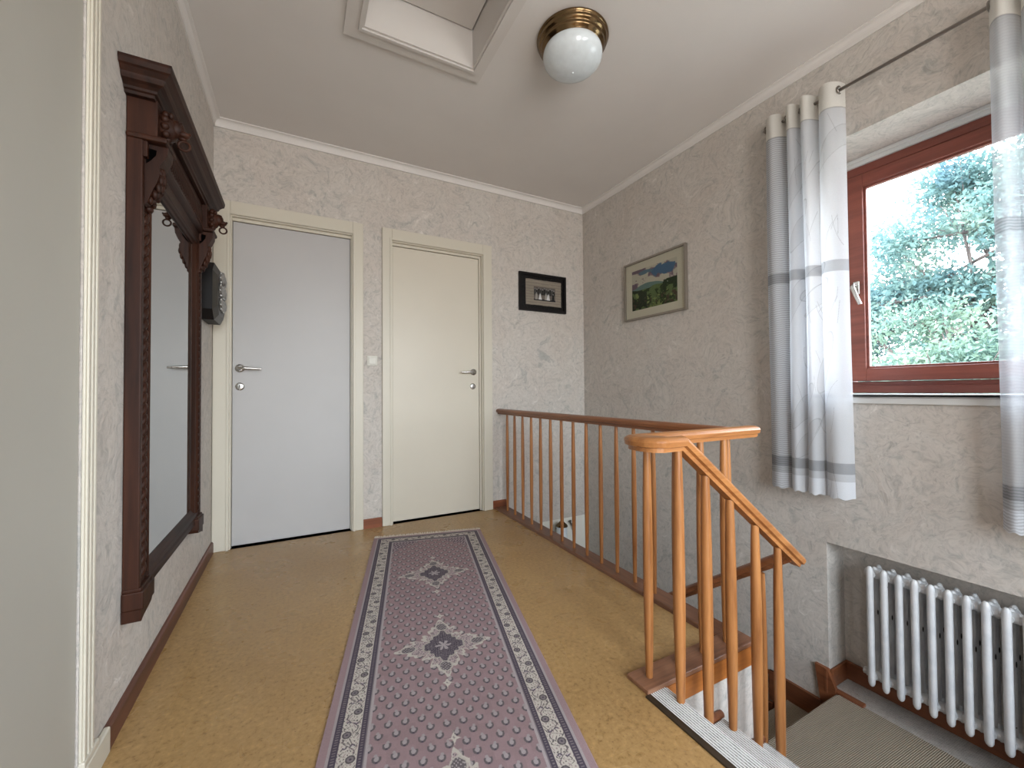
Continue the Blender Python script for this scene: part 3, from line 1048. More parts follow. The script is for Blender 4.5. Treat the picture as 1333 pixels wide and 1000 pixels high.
def make_rug_image():
    PX = 640          # px per metre
    W, Hh = int(RUGW * PX), int(RUGL * PX)
    rs = np.random.RandomState(3)
    vv, uu = np.mgrid[0:Hh, 0:W]
    u = (uu + .5) / PX
    v = (vv + .5) / PX          # v from the far end
    def c(*rgb): return np.array(lin(rgb)[:3])
    mauve, mauve2, navy, cream, grey, pale = c(144, 122, 124), c(154, 134, 138), c(78, 70, 80), c(184, 176, 166), c(122, 114, 116), c(172, 162, 162)
    img = np.zeros((Hh, W, 3)) + mauve
    # soft woven variation
    small = rs.rand(Hh // 16 + 2, W // 16 + 2)
    big = np.kron(small, np.ones((16, 16)))[:Hh, :W]
    img *= (0.90 + 0.14 * big)[..., None]
    dist = np.minimum(np.minimum(u, RUGW - u), np.minimum(v, RUGL - v))
    def ring(a, b, col, m=None):
        k = (dist >= a) & (dist < b)
        if m is not None: k &= m
        img[k] = col
    along = np.where((np.minimum(u, RUGW - u) < np.minimum(v, RUGL - v)), v, u)
    across = dist
    # field motifs: staggered botehs
    pu, pv = 0.0470, 0.0360
    row = np.floor((v - 0.13) / pv)
    fu = ((u - 0.35) / pu + 0.5 * (row % 2) + 100.25) % 1.0 - 0.5
    fv = ((v - 0.13) / pv) % 1.0 - 0.5
    du, dv = fu * pu, -fv * pv
    sgn = np.where(row % 2 == 0, 1, -1)
    d1 = np.sqrt((du / 0.0120) ** 2 + ((dv + 0.001) / 0.0140) ** 2)
    field = dist >= 0.127
    img[field & (d1 < 1.0) & (d1 > 0.55) & (dv < 0.006)] = grey * 0.62
    img[field & (d1 < 0.55)] = pale * 0.80
    d2 = np.sqrt(((du - sgn * 0.003) / 0.0045) ** 2 + ((dv - 0.009) / 0.005) ** 2)
    img[field & (d2 < 1.0)] = pale * 0.75
    d3 = np.sqrt((du / 0.003) ** 2 + ((dv + 0.012) / 0.003) ** 2)
    img[field & (d3 < 1)] = navy
    # medallions
    warp = 0.006 * (fbm(Hh, W, rs, 4, 60) - 0.5) * 2
    for m in range(5):
        v0 = 0.627 + 0.63 * m
        x, y = (u - 0.355) + warp, (v - v0) + warp[::-1, ::-1]
        th = np.arctan2(y / 0.165, x / 0.170)
        rad = np.sqrt((x / 0.17) ** 2 + (y / 0.165) ** 2)
        star = 0.52 + 0.40 * np.abs(np.cos(2 * th)) ** 4 + 0.07 * np.cos(16 * th) + 0.05 * np.cos(28 * th + 1)
        zone = field & (rad < star)
        img[zone] = mauve2 * 0.95
        n_ = np.sin(x * 420 + 2.0 * np.sin(y * 150)) * np.sin(y * 380 + 2.0 * np.sin(x * 160))
        img[zone & (n_ < -0.55)] = grey * 0.75
        img[zone & (np.abs(n_ - 0.25) < 0.20)] = cream
        img[field & (np.abs(rad - star) < 0.045)] = cream * 0.95
        inner = (np.abs(x) / 0.074 + np.abs(y) / 0.092) + 0.07 * np.cos(14 * th)
        img[field & (inner < 1.16) & (inner > 1.02)] = cream * 0.75
        core = field & (inner < 1.04)
        img[core] = navy * 0.9
        k2 = np.sin(x * 520) * np.sin(y * 480)
        img[core & (k2 > 0.35)] = grey * 0.95
        img[core & (k2 < -0.80)] = pale * 0.8
        cr = np.sqrt(x ** 2 + y ** 2)
        img[core & (np.abs(np.cos(3 * th)) * 0.026 > np.abs(cr - 0.004))] = pale * 0.85
        for ax_, ay_ in ((-0.128, 0), (0.128, 0), (0, -0.120), (0, 0.120)):   # arm flowers
            q = np.sqrt(((x - ax_) / (0.026 if ay_ == 0 else 0.019)) ** 2 + ((y - ay_) / (0.016 if ay_ == 0 else 0.024)) ** 2)
            img[field & (q < 1.20)] = cream * 0.85
            img[field & (q < 0.98)] = grey * 0.62
            img[field & (q < 0.98) & (k2 > 0.3)] = pale * 0.8
        for sv in (-0.205, 0.205):
            q = np.sqrt(np.abs(x) / 0.024) + np.sqrt(np.abs(y - sv) / 0.030)
            img[field & (q < 1.0)] = cream
            img[field & (q < 0.45)] = grey
    # corner flourishes of the field
    for ve in (0.0, RUGL):
        for ue in (0.0, RUGW):
            x = np.abs(u - ue) - 0.127 + warp
            y = np.abs(v - ve) - 0.127 + warp
            z = field & (y < (0.150 - x * 0.95) + 0.014 * np.sin(x * 120)) & (x < 0.16)
            n_ = np.sin(x * 330 + 2 * np.sin(y * 120)) * np.sin(y * 300)
            img[z] = mauve2 * 0.9
            img[z & (n_ > 0.15)] = navy * 0.95
            img[z & (n_ < -0.45)] = pale * 0.9
    # borders from the outside in
    ring(0.0, 0.030, mauve * 1.05)
    ring(0.022, 0.030, pale * 0.8)
    dots = (np.sin(along * 2 * PI / 0.0085) > 0.35)
    ring(0.030, 0.048, navy)
    k = (dist > 0.035) & (dist < 0.043) & dots
    img[k] = grey * 0.95
    ring(0.048, 0.100, cream)
    # flowers and vine in main border
    per = 0.082
    ph = along / per
    cen = 0.074 + 0.010 * np.where(np.floor(ph * 1.0) % 2 == 0, 1, -1)
    fx_ = (ph % 1.0 - 0.5) * per
    q = np.sqrt(fx_ ** 2 + (across - cen) ** 2)
    main = (dist >= 0.049) & (dist < 0.099)
    vine = np.abs((across - 0.074) - 0.017 * np.sin(along * 2 * PI / per)) < 0.0016
    img[main & vine] = grey * 0.6
    vine = np.abs((across - 0.074) - 0.020 * np.sin(along * 2 * PI / per * 2 + 1.3)) < 0.0014
    img[main & vine] = grey * 0.55
    nn = np.sin(along * 260 + 3 * np.sin(across * 200)) * np.sin(across * 330 + 2 * np.sin(along * 110))
    img[main & (nn > 0.70)] = grey * 0.60
    img[main & (nn < -0.78)] = mauve2 * 0.85
    img[main & (q < 0.0148)] = cream
    img[main & (q < 0.0125)] = grey * 0.48
    img[main & (q < 0.0085)] = grey * 0.95
    img[main & (q < 0.0030)] = navy
    fx2 = ((ph + 0.5) % 1.0 - 0.5) * per
    q = np.sqrt(fx2 ** 2 + (across - 0.148 + cen) ** 2)
    img[main & (q < 0.0070)] = navy * 1.2
    img[main & (q < 0.0035)] = pale
    ring(0.100, 0.115, navy)
    k = (dist > 0.104) & (dist < 0.111) & dots
    img[k] = grey * 0.95
    ring(0.115, 0.119, grey)
    ring(0.119, 0.127, pale * 0.85)
    # weave grain
    img *= (0.93 + 0.14 * rs.rand(Hh, W))[..., None]
    # linear -> sRGB for the byte image
    img = np.clip(img, 0, 1)
    s = np.where(img <= 0.0031308, img * 12.92, 1.055 * img ** (1 / 2.4) - 0.055)
    out = np.ones((Hh, W, 4)); out[..., :3] = s[::-1]
    return out


RO = Vector((0.446, 2.805))
rey = Vector((-0.2406, -0.9706)); rex = Vector((0.9706, -0.2406))
def rug_pt(u, v, z):
    q = RO + rex * u + rey * v
    return (q.x, q.y, z)
rg = MB()
NU, NV = 14, 60
def rug_z(u, v):
    e_ = min(u, RUGW - u, v, RUGL - v)
    return 0.009 if e_ > 0.004 else 0.006
us = [0, 0.004] + [RUGW * i / NU for i in range(1, NU)] + [RUGW - 0.004, RUGW]
vs_ = [0, 0.004] + [RUGL * i / NV for i in range(1, NV)] + [RUGL - 0.004, RUGL]
P_, UV_ = [], []
for v in vs_:
    for u in us:
        P_.append(rug_pt(u, v, rug_z(u, v)))
        UV_.append((u / RUGW, 1 - v / RUGL))
nu = len(us)
F_ = [((j + 1) * nu + i, (j + 1) * nu + i + 1, j * nu + i + 1, j * nu + i) for j in range(len(vs_) - 1) for i in range(nu - 1)]
rg.add(P_, F_, False, UV_)
edge = [(0, 0), (RUGW, 0), (RUGW, RUGL), (0, RUGL)]
ep = [rug_pt(a, b, 0.0063) for a, b in edge] + [rug_pt(a, b, 0.001) for a, b in edge]
eu = [(a / RUGW * .98 + .01, 1 - (b / RUGL * .98 + .01)) for a, b in edge] * 2
rg.add(ep, [(0, 1, 5, 4), (1, 2, 6, 5), (2, 3, 7, 6), (3, 0, 4, 7), (4, 5, 6, 7)], False, eu)
MT['rug'] = image_mat('mauve_persian_runner', make_rug_image(), 0.92, 0.12, 0.35)
rug = rg.build('runner_rug', MT['rug'])
tag(rug, 'long mauve patterned runner rug with medallions lying on the cork floor', 'rug')
fg = MB()
random.seed(5)
for end in (0, 1):
    for i in range(120):
        u = RUGW * (i + 0.5) / 120
        ln = 0.034 + random.random() * 0.014
        du = random.uniform(-0.006, 0.006)
        v0 = 0.002 if end == 0 else RUGL - 0.002
        sg = -1 if end == 0 else 1
        a, b, c_ = rug_pt(u, v0, 0.006), rug_pt(u + du * .4, v0 + sg * ln * .5, 0.006), rug_pt(u + du, v0 + sg * ln, 0.003)
        fg.tube([a, b, c_], [0.0022, 0.0026, 0.0018], 5)
fgo = fg.build('fringe', MT['fringe'], rug)
fgo['kind'] = 'stuff'

# ================================================================== MIRROR
mi = empty('wall_mirror', (L, 2.053, 0.29))
tag(mi, 'tall dark carved wooden mirror with cornice hanging on the left wall', 'mirror')
MW, MWY = MT['mirror_wood'], MT['mirror_wood_y']
YM = 2.053
MB().box(L + 0.006, 1.72, 0.40, L + 0.022, 2.37, 1.68).build('mirror_glass', MT['mirror'], mi)
def ybox(mb, y0, y1, z0, z1, d0, d1, bev=0.003):
    mb.box(L + d0, y0, z0, L + d1, y1, z1, bev)
for sgn in (-1, 1):
    def Y(a): return YM + sgn * a
    p_ = MB()
    ybox(p_, Y(0.440), Y(0.418), 0.33, 1.745, 0.001, 0.040)      # outer stile
    ybox(p_, Y(0.419), Y(0.362), 0.36, 1.745, 0.001, 0.034)      # field carrying the carving
    po = p_.build('side_post', MW, mi)
    ml = MB()
    ml.prism([(Y(0.350), L + .001), (Y(0.350), L + 0.041), (Y(0.340), L + 0.044), (Y(0.330), L + 0.036), (Y(0.322), L + 0.034), (Y(0.310), L + 0.0225), (Y(0.310), L + .001)], 0.40, 1.68, 'yz') if False else None
    pts = [(0.364, 0.001), (0.364, 0.039), (0.356, 0.042), (0.346, 0.036), (0.334, 0.034), (0.314, 0.0235), (0.314, 0.001)]
    ml.prism([(L + d_, Y(a)) for a, d_ in pts], 0.40, 1.70, 'xy')
    ml.build('inner_moulding', MW, mi)
    cv = MB()
    z = 0.42
    k = 0
    while z < 1.53:
        rot = Matrix.Rotation(math.radians(38 * sgn), 3, 'X')
        cv.ball((L + 0.035, Y(0.391), z), (0.010, 0.0135, 0.024), 8, rot)
        cv.ball((L + 0.034, Y(0.391 + 0.015), z + 0.012), (0.006, 0.006, 0.010), 6, rot)
        z += 0.033
        k += 1
    cv.build('carved_band', MW, po)
    # bottom block with scroll foot
    bk = MB()
    ybox(bk, Y(0.448), Y(0.335), 0.318, 0.372, 0.001, 0.052, 0.004)
    bk.prism([(Y(0.448), 0.319), (Y(0.340), 0.319), (Y(0.350), 0.305), (Y(0.385), 0.298), (Y(0.425), 0.292), (Y(0.446), 0.284)], L + 0.002, L + 0.048, 'yz')
    ybox(bk, Y(0.443), Y(0.345), 0.370, 0.381, 0.001, 0.046, 0.003)
    bk.build('corner_block', MW, mi)
    # collar
    co = MB()
    ybox(co, Y(0.448), Y(0.335), 1.738, 1.756, 0.001, 0.100, 0.006)
    ybox(co, Y(0.440), Y(0.340), 1.755, 1.870, 0.001, 0.075, 0.003)     # frieze block
    ybox(co, Y(0.436), Y(0.350), 1.690, 1.740, 0.001, 0.050, 0.003)
    co.build('frieze_block', MW, mi)
    # bracket: S-curve profile in x-z, black prism standing in for the shadow of an eye
    br = MB()
    prof_b = [(0.038, 1.738), (0.096, 1.738), (0.094, 1.715), (0.084, 1.690), (0.074, 1.672), (0.076, 1.650), (0.070, 1.625), (0.060, 1.600), (0.052, 1.575), (0.046, 1.555), (0.038, 1.548)]
    hole = [(0.043, 1.726), (0.068, 1.722), (0.066, 1.706), (0.054, 1.688), (0.043, 1.676)]
    yb0, yb1 = Y(0.418), Y(0.358)
    poly = prof_b
    br.prism([(L + a, b) for a, b in poly], yb0, yb1, 'xz')
    bo = br.build('bracket', MW, mi)
    ho = MB()
    ho.prism([(L + a, b) for a, b in hole], min(yb0, yb1) - 0.0012, max(yb0, yb1) + 0.0012, 'xz')
    ho.build('bracket_eye_shadow', MT['void'], bo)
    lf = MB()
    for k, (dx, zz, rz) in enumerate([(0.078, 1.664, .016), (0.080, 1.642, .018), (0.074, 1.618, .018), (0.065, 1.594, .016), (0.055, 1.572, .014)]):
        for oy in (-0.016, 0, 0.016):
            lf.ball((L + dx - abs(oy) * .25, Y(0.388) + oy, zz - abs(oy) * .3), (0.008, 0.010, rz), 7)
    lf.ball((L + 0.040, Y(0.374), 1.548), (0.012, 0.014, 0.012), 8)
    lf.build('carved_leaf', MW, bo)
    # lion head holding a ring
    li = MB()
    lx, ly, lz = L + 0.085, Y(0.392), 1.812
    li.ball((lx, ly, lz), (0.034, 0.036, 0.044), 14)                      # mane mass
    for k in range(11):
        a = 2 * PI * k / 11
        li.ball((lx + 0.004, ly + 0.034 * math.cos(a), lz + 0.002 + 0.040 * math.sin(a)), (0.012, 0.011, 0.012), 7)
    li.ball((lx + 0.026, ly, lz + 0.004), (0.022, 0.024, 0.028), 12)      # face
    li.ball((lx + 0.044, ly, lz - 0.010), (0.018, 0.016, 0.012), 10)      # muzzle
    li.ball((lx + 0.042, ly, lz - 0.024), (0.012, 0.011, 0.007), 8)       # jaw
    li.ball((lx + 0.060, ly, lz - 0.004), (0.005, 0.008, 0.005), 7)       # nose
    for s2 in (-1, 1):
        li.ball((lx + 0.040, ly + s2 * 0.012, lz + 0.012), (0.006, 0.006, 0.005), 6)
        li.ball((lx + 0.018, ly + s2 * 0.026, lz + 0.030), (0.008, 0.009, 0.011), 6)
        li.ball((lx + 0.036, ly + s2 * 0.012, lz + 0.021), (0.008, 0.009, 0.004), 6)
    lo = li.build('lion_head', MW, mi)
    MB().torus((lx + 0.046, ly, lz - 0.045), 0.015, 0.0038, 'y', 22, 8).build('ring', MW, lo)
# frieze with carved leaf band
f_ = MB()
ybox(f_, YM - 0.345, YM + 0.345, 1.735, 1.870, 0.001, 0.054, 0.002)
fo = f_.build('frieze', MWY, mi)
cv = MB()
y = YM - 0.318
while y < YM + 0.320:
    cv.ball((L + 0.054, y, 1.802), (0.009, 0.008, 0.036), 7, Matrix.Rotation(math.radians(16), 3, 'X'))
    cv.ball((L + 0.053, y + 0.010, 1.772), (0.006, 0.006, 0.010), 6)
    y += 0.0205
cv.build('carved_band', MWY, fo)
ar = MB()
pa = [(0.001, 1.660), (0.026, 1.660), (0.030, 1.667), (0.036, 1.670), (0.040, 1.678), (0.042, 1.680), (0.042, 1.722), (0.050, 1.727), (0.056, 1.733), (0.060, 1.740), (0.060, 1.748), (0.056, 1.754), (0.048, 1.758), (0.001, 1.756)]
ar.prism([(L + a, b) for a, b in pa], YM - 0.352, YM + 0.352, 'xz')
ar.build('lower_beam', MWY, mi)
# cornice with mitred returns
cp = [(-0.060, 1.862), (0.002, 1.862), (0.004, 1.870), (0.010, 1.873), (0.012, 1.880), (0.020, 1.887), (0.030, 1.892), (0.034, 1.900), (0.036, 1.906), (0.046, 1.918), (0.052, 1.922), (0.055, 1.936), (0.055, 1.945), (-0.010, 1.945)]
cn = MB()
YA, YZ_ = YM - 0.455, YM + 0.455
DF = 0.068
ringv = []
for o_, z_ in cp:
    ringv.append([(L + 0.001, YA - o_, z_), (L + DF + o_, YA - o_, z_), (L + DF + o_, YZ_ + o_, z_), (L + 0.001, YZ_ + o_, z_)])
ncp = len(cp)
vs = [q for r_ in ringv for q in r_]
fs = []
for i in range(ncp - 1):
    for k in range(3):
        fs.append((i * 4 + k, i * 4 + k + 1, (i + 1) * 4 + k + 1, (i + 1) * 4 + k))
cn.add(vs, fs)
cn.add([*ringv[-2]], [(0, 1, 2, 3)])
cn.build('cornice', MWY, mi)
# bottom rail
br = MB()
pb = [(0.001, 0.338), (0.030, 0.338), (0.036, 0.346), (0.036, 0.366), (0.030, 0.372), (0.034, 0.380), (0.040, 0.386), (0.038, 0.400), (0.030, 0.408), (0.0235, 0.424), (0.001, 0.424)]
br.prism([(L + a, b) for a, b in pb], YM - 0.345, YM + 0.345, 'xz')
br.build('bottom_rail', MWY, mi)

# ================================================================== BLACK WALL PLAQUE beyond the mirror
pq = empty('wall_plaque', (L, 2.80, 1.37))
tag(pq, 'black eight-sided wall plaque with silver ornaments beyond the mirror', 'plaque')
def octo(cy_, cz_, hy, hz_, ch):
    return [(cy_ - hy + ch, cz_ - hz_), (cy_ + hy - ch, cz_ - hz_), (cy_ + hy, cz_ - hz_ + ch), (cy_ + hy, cz_ + hz_ - ch), (cy_ + hy - ch, cz_ + hz_), (cy_ - hy + ch, cz_ + hz_), (cy_ - hy, cz_ + hz_ - ch), (cy_ - hy, cz_ - hz_ + ch)]
o1, o2 = octo(2.80, 1.515, 0.150, 0.155, 0.05), octo(2.80, 1.515, 0.118, 0.122, 0.04)
MB().prism(o1, L + 0.002, L + 0.058, 'yz').build('back_board', MT['black_frame'], pq)
fr_ = MB()
n8 = 8
fr_.add([(L + 0.0585, a, b) for a, b in o1] + [(L + 0.078, a, b) for a, b in o2], [(i, (i + 1) % 8, 8 + (i + 1) % 8, 8 + i) for i in range(8)])
fr_.add([(L + 0.078, a, b) for a, b in o2], [tuple(range(8))])
fr_.build('front_plate', MT['tarnish'], pq)
for (yy, zz, rr) in ((2.74, 1.60, .022), (2.80, 1.615, .02), (2.86, 1.60, .022), (2.735, 1.53, .026), (2.80, 1.53, .028), (2.865, 1.53, .024), (2.745, 1.455, .024), (2.805, 1.45, .026), (2.86, 1.46, .02)):
    ob = MB().ball((L + 0.080, yy, zz), (0.016, rr, rr * 1.1), 10)
    ob.torus((L + 0.088, yy, zz), rr * 0.9, 0.004, 'x', 14, 6)
    for k in range(5):
        a = 2 * PI * k / 5 + yy * 9
        ob.ball((L + 0.084, yy + rr * 1.05 * math.cos(a), zz + rr * 1.15 * math.sin(a)), (0.008, 0.007, 0.009), 6)
    ob.build('ornament', MT['silver'], pq)

# ================================================================== CEILING LAMP
LCX, LCY = 1.166, 1.574
lp = empty('ceiling_lamp', (LCX, LCY, H))
tag(lp, 'brass flush ceiling lamp with round white opal glass shade', 'ceiling lamp')
MB().lathe([(0.0, H - 0.001), (0.162, H - 0.001), (0.170, H - 0.006), (0.171, H - 0.012), (0.165, H - 0.017), (0.162, H - 0.020), (0.164, H - 0.026), (0.162, H - 0.034), (0.153, H - 0.038), (0.150, H - 0.043), (0.152, H - 0.049), (0.149, H - 0.056), (0.142, H - 0.060), (0.139, H - 0.066), (0.133, H - 0.071), (0.124, H - 0.073)],
           (LCX, LCY, 0), 'z', 56).build('brass_base', MT['brass'], lp)
prof_g = [(0.126, H - 0.066)] + [(0.141 * math.cos(a), H - 0.088 - 0.079 * math.sin(a)) for a in [-0.30 + (PI / 2 + 0.30) * k / 16 for k in range(17)]]
MB().lathe(prof_g, (LCX, LCY, 0), 'z', 56).build('glass_shade', MT['opal'], lp)
MB().ball((LCX, LCY, H - 0.168), (0.006, 0.006, 0.003), 10).build('finial', MT['opal'], lp)

# ================================================================== PICTURES
def to_img(img):
    h, w = img.shape[:2]
    out = np.ones((h, w, 4)); out[..., :3] = img
    return out
def painting():
    h, w = 260, 360
    rs = np.random.RandomState(11)
    n1, n2, n3 = fbm(h, w, rs, 6, 5), fbm(h, w, rs, 6, 8), fbm(h, w, rs, 5, 16)
    yy, xx = np.mgrid[0:h, 0:w]; y = 1 - yy / h; x = xx / w      # y: 0 top .. 1 bottom (row 0 = bottom)
    y = 1.0 - yy / (h - 1.0)
    img = np.zeros((h, w, 3)) + np.array([188, 184, 166]) / 255
    cl = n1 + 0.15 * n2
    img[(cl > 0.60)] = np.array([140, 122, 128]) / 255
    img[(cl > 0.66)] = np.array([112, 96, 106]) / 255
    bl = (((x - 0.72) / 0.24) ** 2 + ((y - 0.16) / 0.15) ** 2 < 0.9 + (n2 - 0.5) * 2.4)
    img[bl] = np.array([78, 108, 136]) / 255
    bl = (((x - 0.30) / 0.16) ** 2 + ((y - 0.10) / 0.05) ** 2 < 0.9 + (n2 - 0.5) * 2.4)
    img[bl] = np.array([92, 118, 132]) / 255
    img[(y > 0.44 - 0.06 * np.sin(x * 6 - 0.6) + 0.06 * (n1 - .5))] = np.array([104, 128, 122]) / 255
    img[(y > 0.50 + 0.10 * (n2 - .5))] = np.array([94, 112, 70]) / 255
    tree = (y > 0.52) & (n3 * 0.5 + n2 * 0.5 > 0.52)
    img[tree] = np.array([46, 60, 34]) / 255
    img[(y > 0.55) & (n3 > 0.60) & (n1 > 0.45)] = np.array([128, 140, 84]) / 255
    img[(x < 0.35) & (y > 0.48 + 0.3 * x) & (n2 > 0.42)] = np.array([42, 52, 34]) / 255
    img[(x > 0.7) & (y > 0.42) & (y < 0.72) & (n2 > 0.5)] = np.array([40, 54, 32]) / 255
    img[(y > 0.72) & (n3 < 0.40)] = np.array([74, 62, 50]) / 255
    img += (rs.rand(h, w, 1) - 0.5) * 0.05
    return to_img(img)
def group_photo():
    h, w = 220, 300
    rs = np.random.RandomState(4)
    yy, xx = np.mgrid[0:h, 0:w]; y = 1.0 - yy / (h - 1.0); x = xx / (w - 1.0)
    n1 = fbm(h, w, rs, 5, 6)
    mat_ = np.array([150, 140, 126]) / 255
    img = np.zeros((h, w, 3)) + mat_
    img *= (0.90 + 0.12 * n1 + 0.05 * np.sin(y * 60 + 4 * n1))[..., None]
    # torn-edge mount: black outside the wavy border
    wob = 0.012 * (fbm(h, w, rs, 4, 12) - 0.5)
    out_ = (x < 0.012 + wob) | (x > 0.985 + wob) | (y < 0.015 + wob * 2) | (y > 0.985 + wob * 2)
    img[out_] = 0.05
    ph = (x > 0.23) & (x < 0.82) & (y > 0.27) & (y < 0.80)
    img[ph] = (np.array([104, 96, 90]) / 255)
    img[ph] *= (0.75 + 0.5 * n1[ph])[:, None]
    img[ph & (y > 0.74)] = 0.13
    for k in range(11):       # back row of figures in dark suits
        cx_ = 0.26 + k * 0.052
        top = 0.33 + 0.03 * math.sin(k * 2.1)
        body = ph & (np.abs(x - cx_) < 0.022) & (y > top + 0.05) & (y < 0.58)
        img[body] = 0.10 + 0.12 * (k % 3 == 0)
        head = ph & (((x - cx_) / 0.014) ** 2 + ((y - top - 0.02) / 0.026) ** 2 < 1)
        img[head] = 0.52
    for k, b_ in enumerate((0.30, 0.40, 0.56, 0.64, 0.76)):   # front row, seated
        top = 0.50 + 0.015 * (k % 2)
        body = ph & (np.abs(x - b_) < 0.020 + 0.07 * np.clip(y - top, 0, 1)) & (y > top + 0.04) & (y < 0.76)
        img[body] = (0.62, 0.60, 0.57) if k != 4 else (0.10, 0.10, 0.10)
        head = ph & (((x - b_) / 0.014) ** 2 + ((y - top - 0.015) / 0.026) ** 2 < 1)
        img[head] = 0.55
    for b_ in (0.40, 0.62):
        dr = ph & (np.abs(x - b_) < 0.012 + 0.18 * np.clip(y - 0.56, 0, 1)) & (y > 0.54) & (y < 0.76)
        img[dr] = 0.86
    img += (rs.rand(h, w, 1) - 0.5) * 0.06
    return to_img(img)
MT['painting'] = image_mat('watercolour_landscape', painting(), 0.6, 0.3)
MT['photo'] = image_mat('old_group_photograph', group_photo(), 0.5, 0.3)
MT['passepartout'] = paint('cream_mount_card', (206, 202, 182), 0.8, 0.02, 0)
MT['pic_glass'] = glass_mat('picture_glass', (0.95, 0.95, 0.95, 1), 0.05)

# small picture on the back wall
X0, X1, Z0, Z1 = 1.668, 2.147, 1.655, 1.985
pt = empty('group_photo_picture', ((X0 + X1) / 2, D, Z0))
tag(pt, 'small black-framed old group photograph on the back wall', 'picture')
c = MB()
c.slab('y', D - 0.024, D - 0.001, X0, X1, Z0, Z1, [(X0 + 0.020, X1 - 0.020, Z0 + 0.020, Z1 - 0.020)])
c.build('frame', MT['black_frame'], pt)
MB().box(X0 + 0.019, D - 0.008, Z0 + 0.019, X1 - 0.019, D - 0.002, Z1 - 0.019).build('mount', MT['black_frame'], pt)
a, b, c_, d_ = X0 + 0.062, X1 - 0.040, Z0 + 0.052, Z1 - 0.048
MB().add([(a, D - 0.0086, c_), (b, D - 0.0086, c_), (b, D - 0.0086, d_), (a, D - 0.0086, d_)], [(0, 1, 2, 3)], False, [(0, 0), (1, 0), (1, 1), (0, 1)]).build('photograph', MT['photo'], pt)
MB().box(X0 + 0.018, D - 0.015, Z0 + 0.018, X1 - 0.018, D - 0.0135, Z1 - 0.018).build('glass', MT['pic_glass'], pt)

# landscape on the right wall
Y0, Y1, Z0, Z1 = 1.898, 2.490, 1.513, 1.967
pt = empty('landscape_picture', (R, (Y0 + Y1) / 2, Z0))
tag(pt, 'silver-framed landscape watercolour with green hills on the window wall', 'picture')
c = MB()
c.slab('x', R - 0.026, R - 0.001, Y0, Y1, Z0, Z1, [(Y0 + 0.013, Y1 - 0.013, Z0 + 0.013, Z1 - 0.013)])
c.build('frame', MT['silver_frame'], pt)
MB().box(R - 0.010, Y0 + 0.012, Z0 + 0.012, R - 0.002, Y1 - 0.012, Z1 - 0.012).build('mount', MT['passepartout'], pt)
a, b, c_, d_ = Y0 + 0.080, Y1 - 0.078, Z0 + 0.073, Z1 - 0.070
MB().add([(R - 0.0106, b, c_), (R - 0.0106, a, c_), (R - 0.0106, a, d_), (R - 0.0106, b, d_)], [(0, 1, 2, 3)], False, [(0, 0), (1, 0), (1, 1), (0, 1)]).build('painting', MT['painting'], pt)
MB().box(R - 0.018, Y0 + 0.0125, Z0 + 0.0125, R - 0.0165, Y1 - 0.0125, Z1 - 0.0125).build('glass', MT['pic_glass'], pt)

# ================================================================== SWITCH
sw = empty('light_switch', (0.472, D, 1.15))
tag(sw, 'square white light switch on the wall between the two doors', 'switch')
MB().box(0.437, D - 0.009, 1.151, 0.507, D - 0.001, 1.221, 0.003).build('switch_plate', MT['switch'], sw)
MB().box(0.446, D - 0.015, 1.160, 0.498, D - 0.0085, 1.212, 0.003).build('rocker', MT['switch'], sw)

# ================================================================== RADIATOR
def rad_mat():
    m, nt, b, _ = new_mat('white_radiator_enamel')
    v = pos_vec(nt)
    col = ramp(nt, noise(nt, v, 14, 4), [(0.35, lin((190, 192, 195))), (0.6, lin((206, 207, 208)))])
    sp = nt.nodes.new('ShaderNodeSeparateXYZ')
    nt.links.new(v, sp.inputs[0])
    vo = nt.nodes.new('ShaderNodeTexVoronoi')
    vo.inputs['Scale'].default_value = 26
    nt.links.new(v, vo.inputs['Vector'])
    sc_ = nt.nodes.new('ShaderNodeSeparateColor'); nt.links.new(vo.outputs['Color'], sc_.inputs[0])
    k = math_(nt, 'MULTIPLY', math_(nt, 'GREATER_THAN', sc_.outputs[0], 0.985), math_(nt, 'LESS_THAN', vo.outputs['Distance'], 0.09))
    col = mixc(nt, k, col, lin((80, 72, 66)))
    nt.links.new(col, b.inputs['Base Color'])
    b.inputs['Roughness'].default_value = 0.4
    bump(nt, b, noise(nt, v, 60, 3), 0.12, 0.003)
    return m
MT['radiator'] = rad_mat()
ra = empty('radiator', (R + 0.03, 0.55, -0.41))
tag(ra, 'white cast-iron column radiator in the niche under the window', 'radiator')
RX = R - 0.012          # front tube axis
RZ0, RZ1 = -0.408, 0.142
NSEC = 16
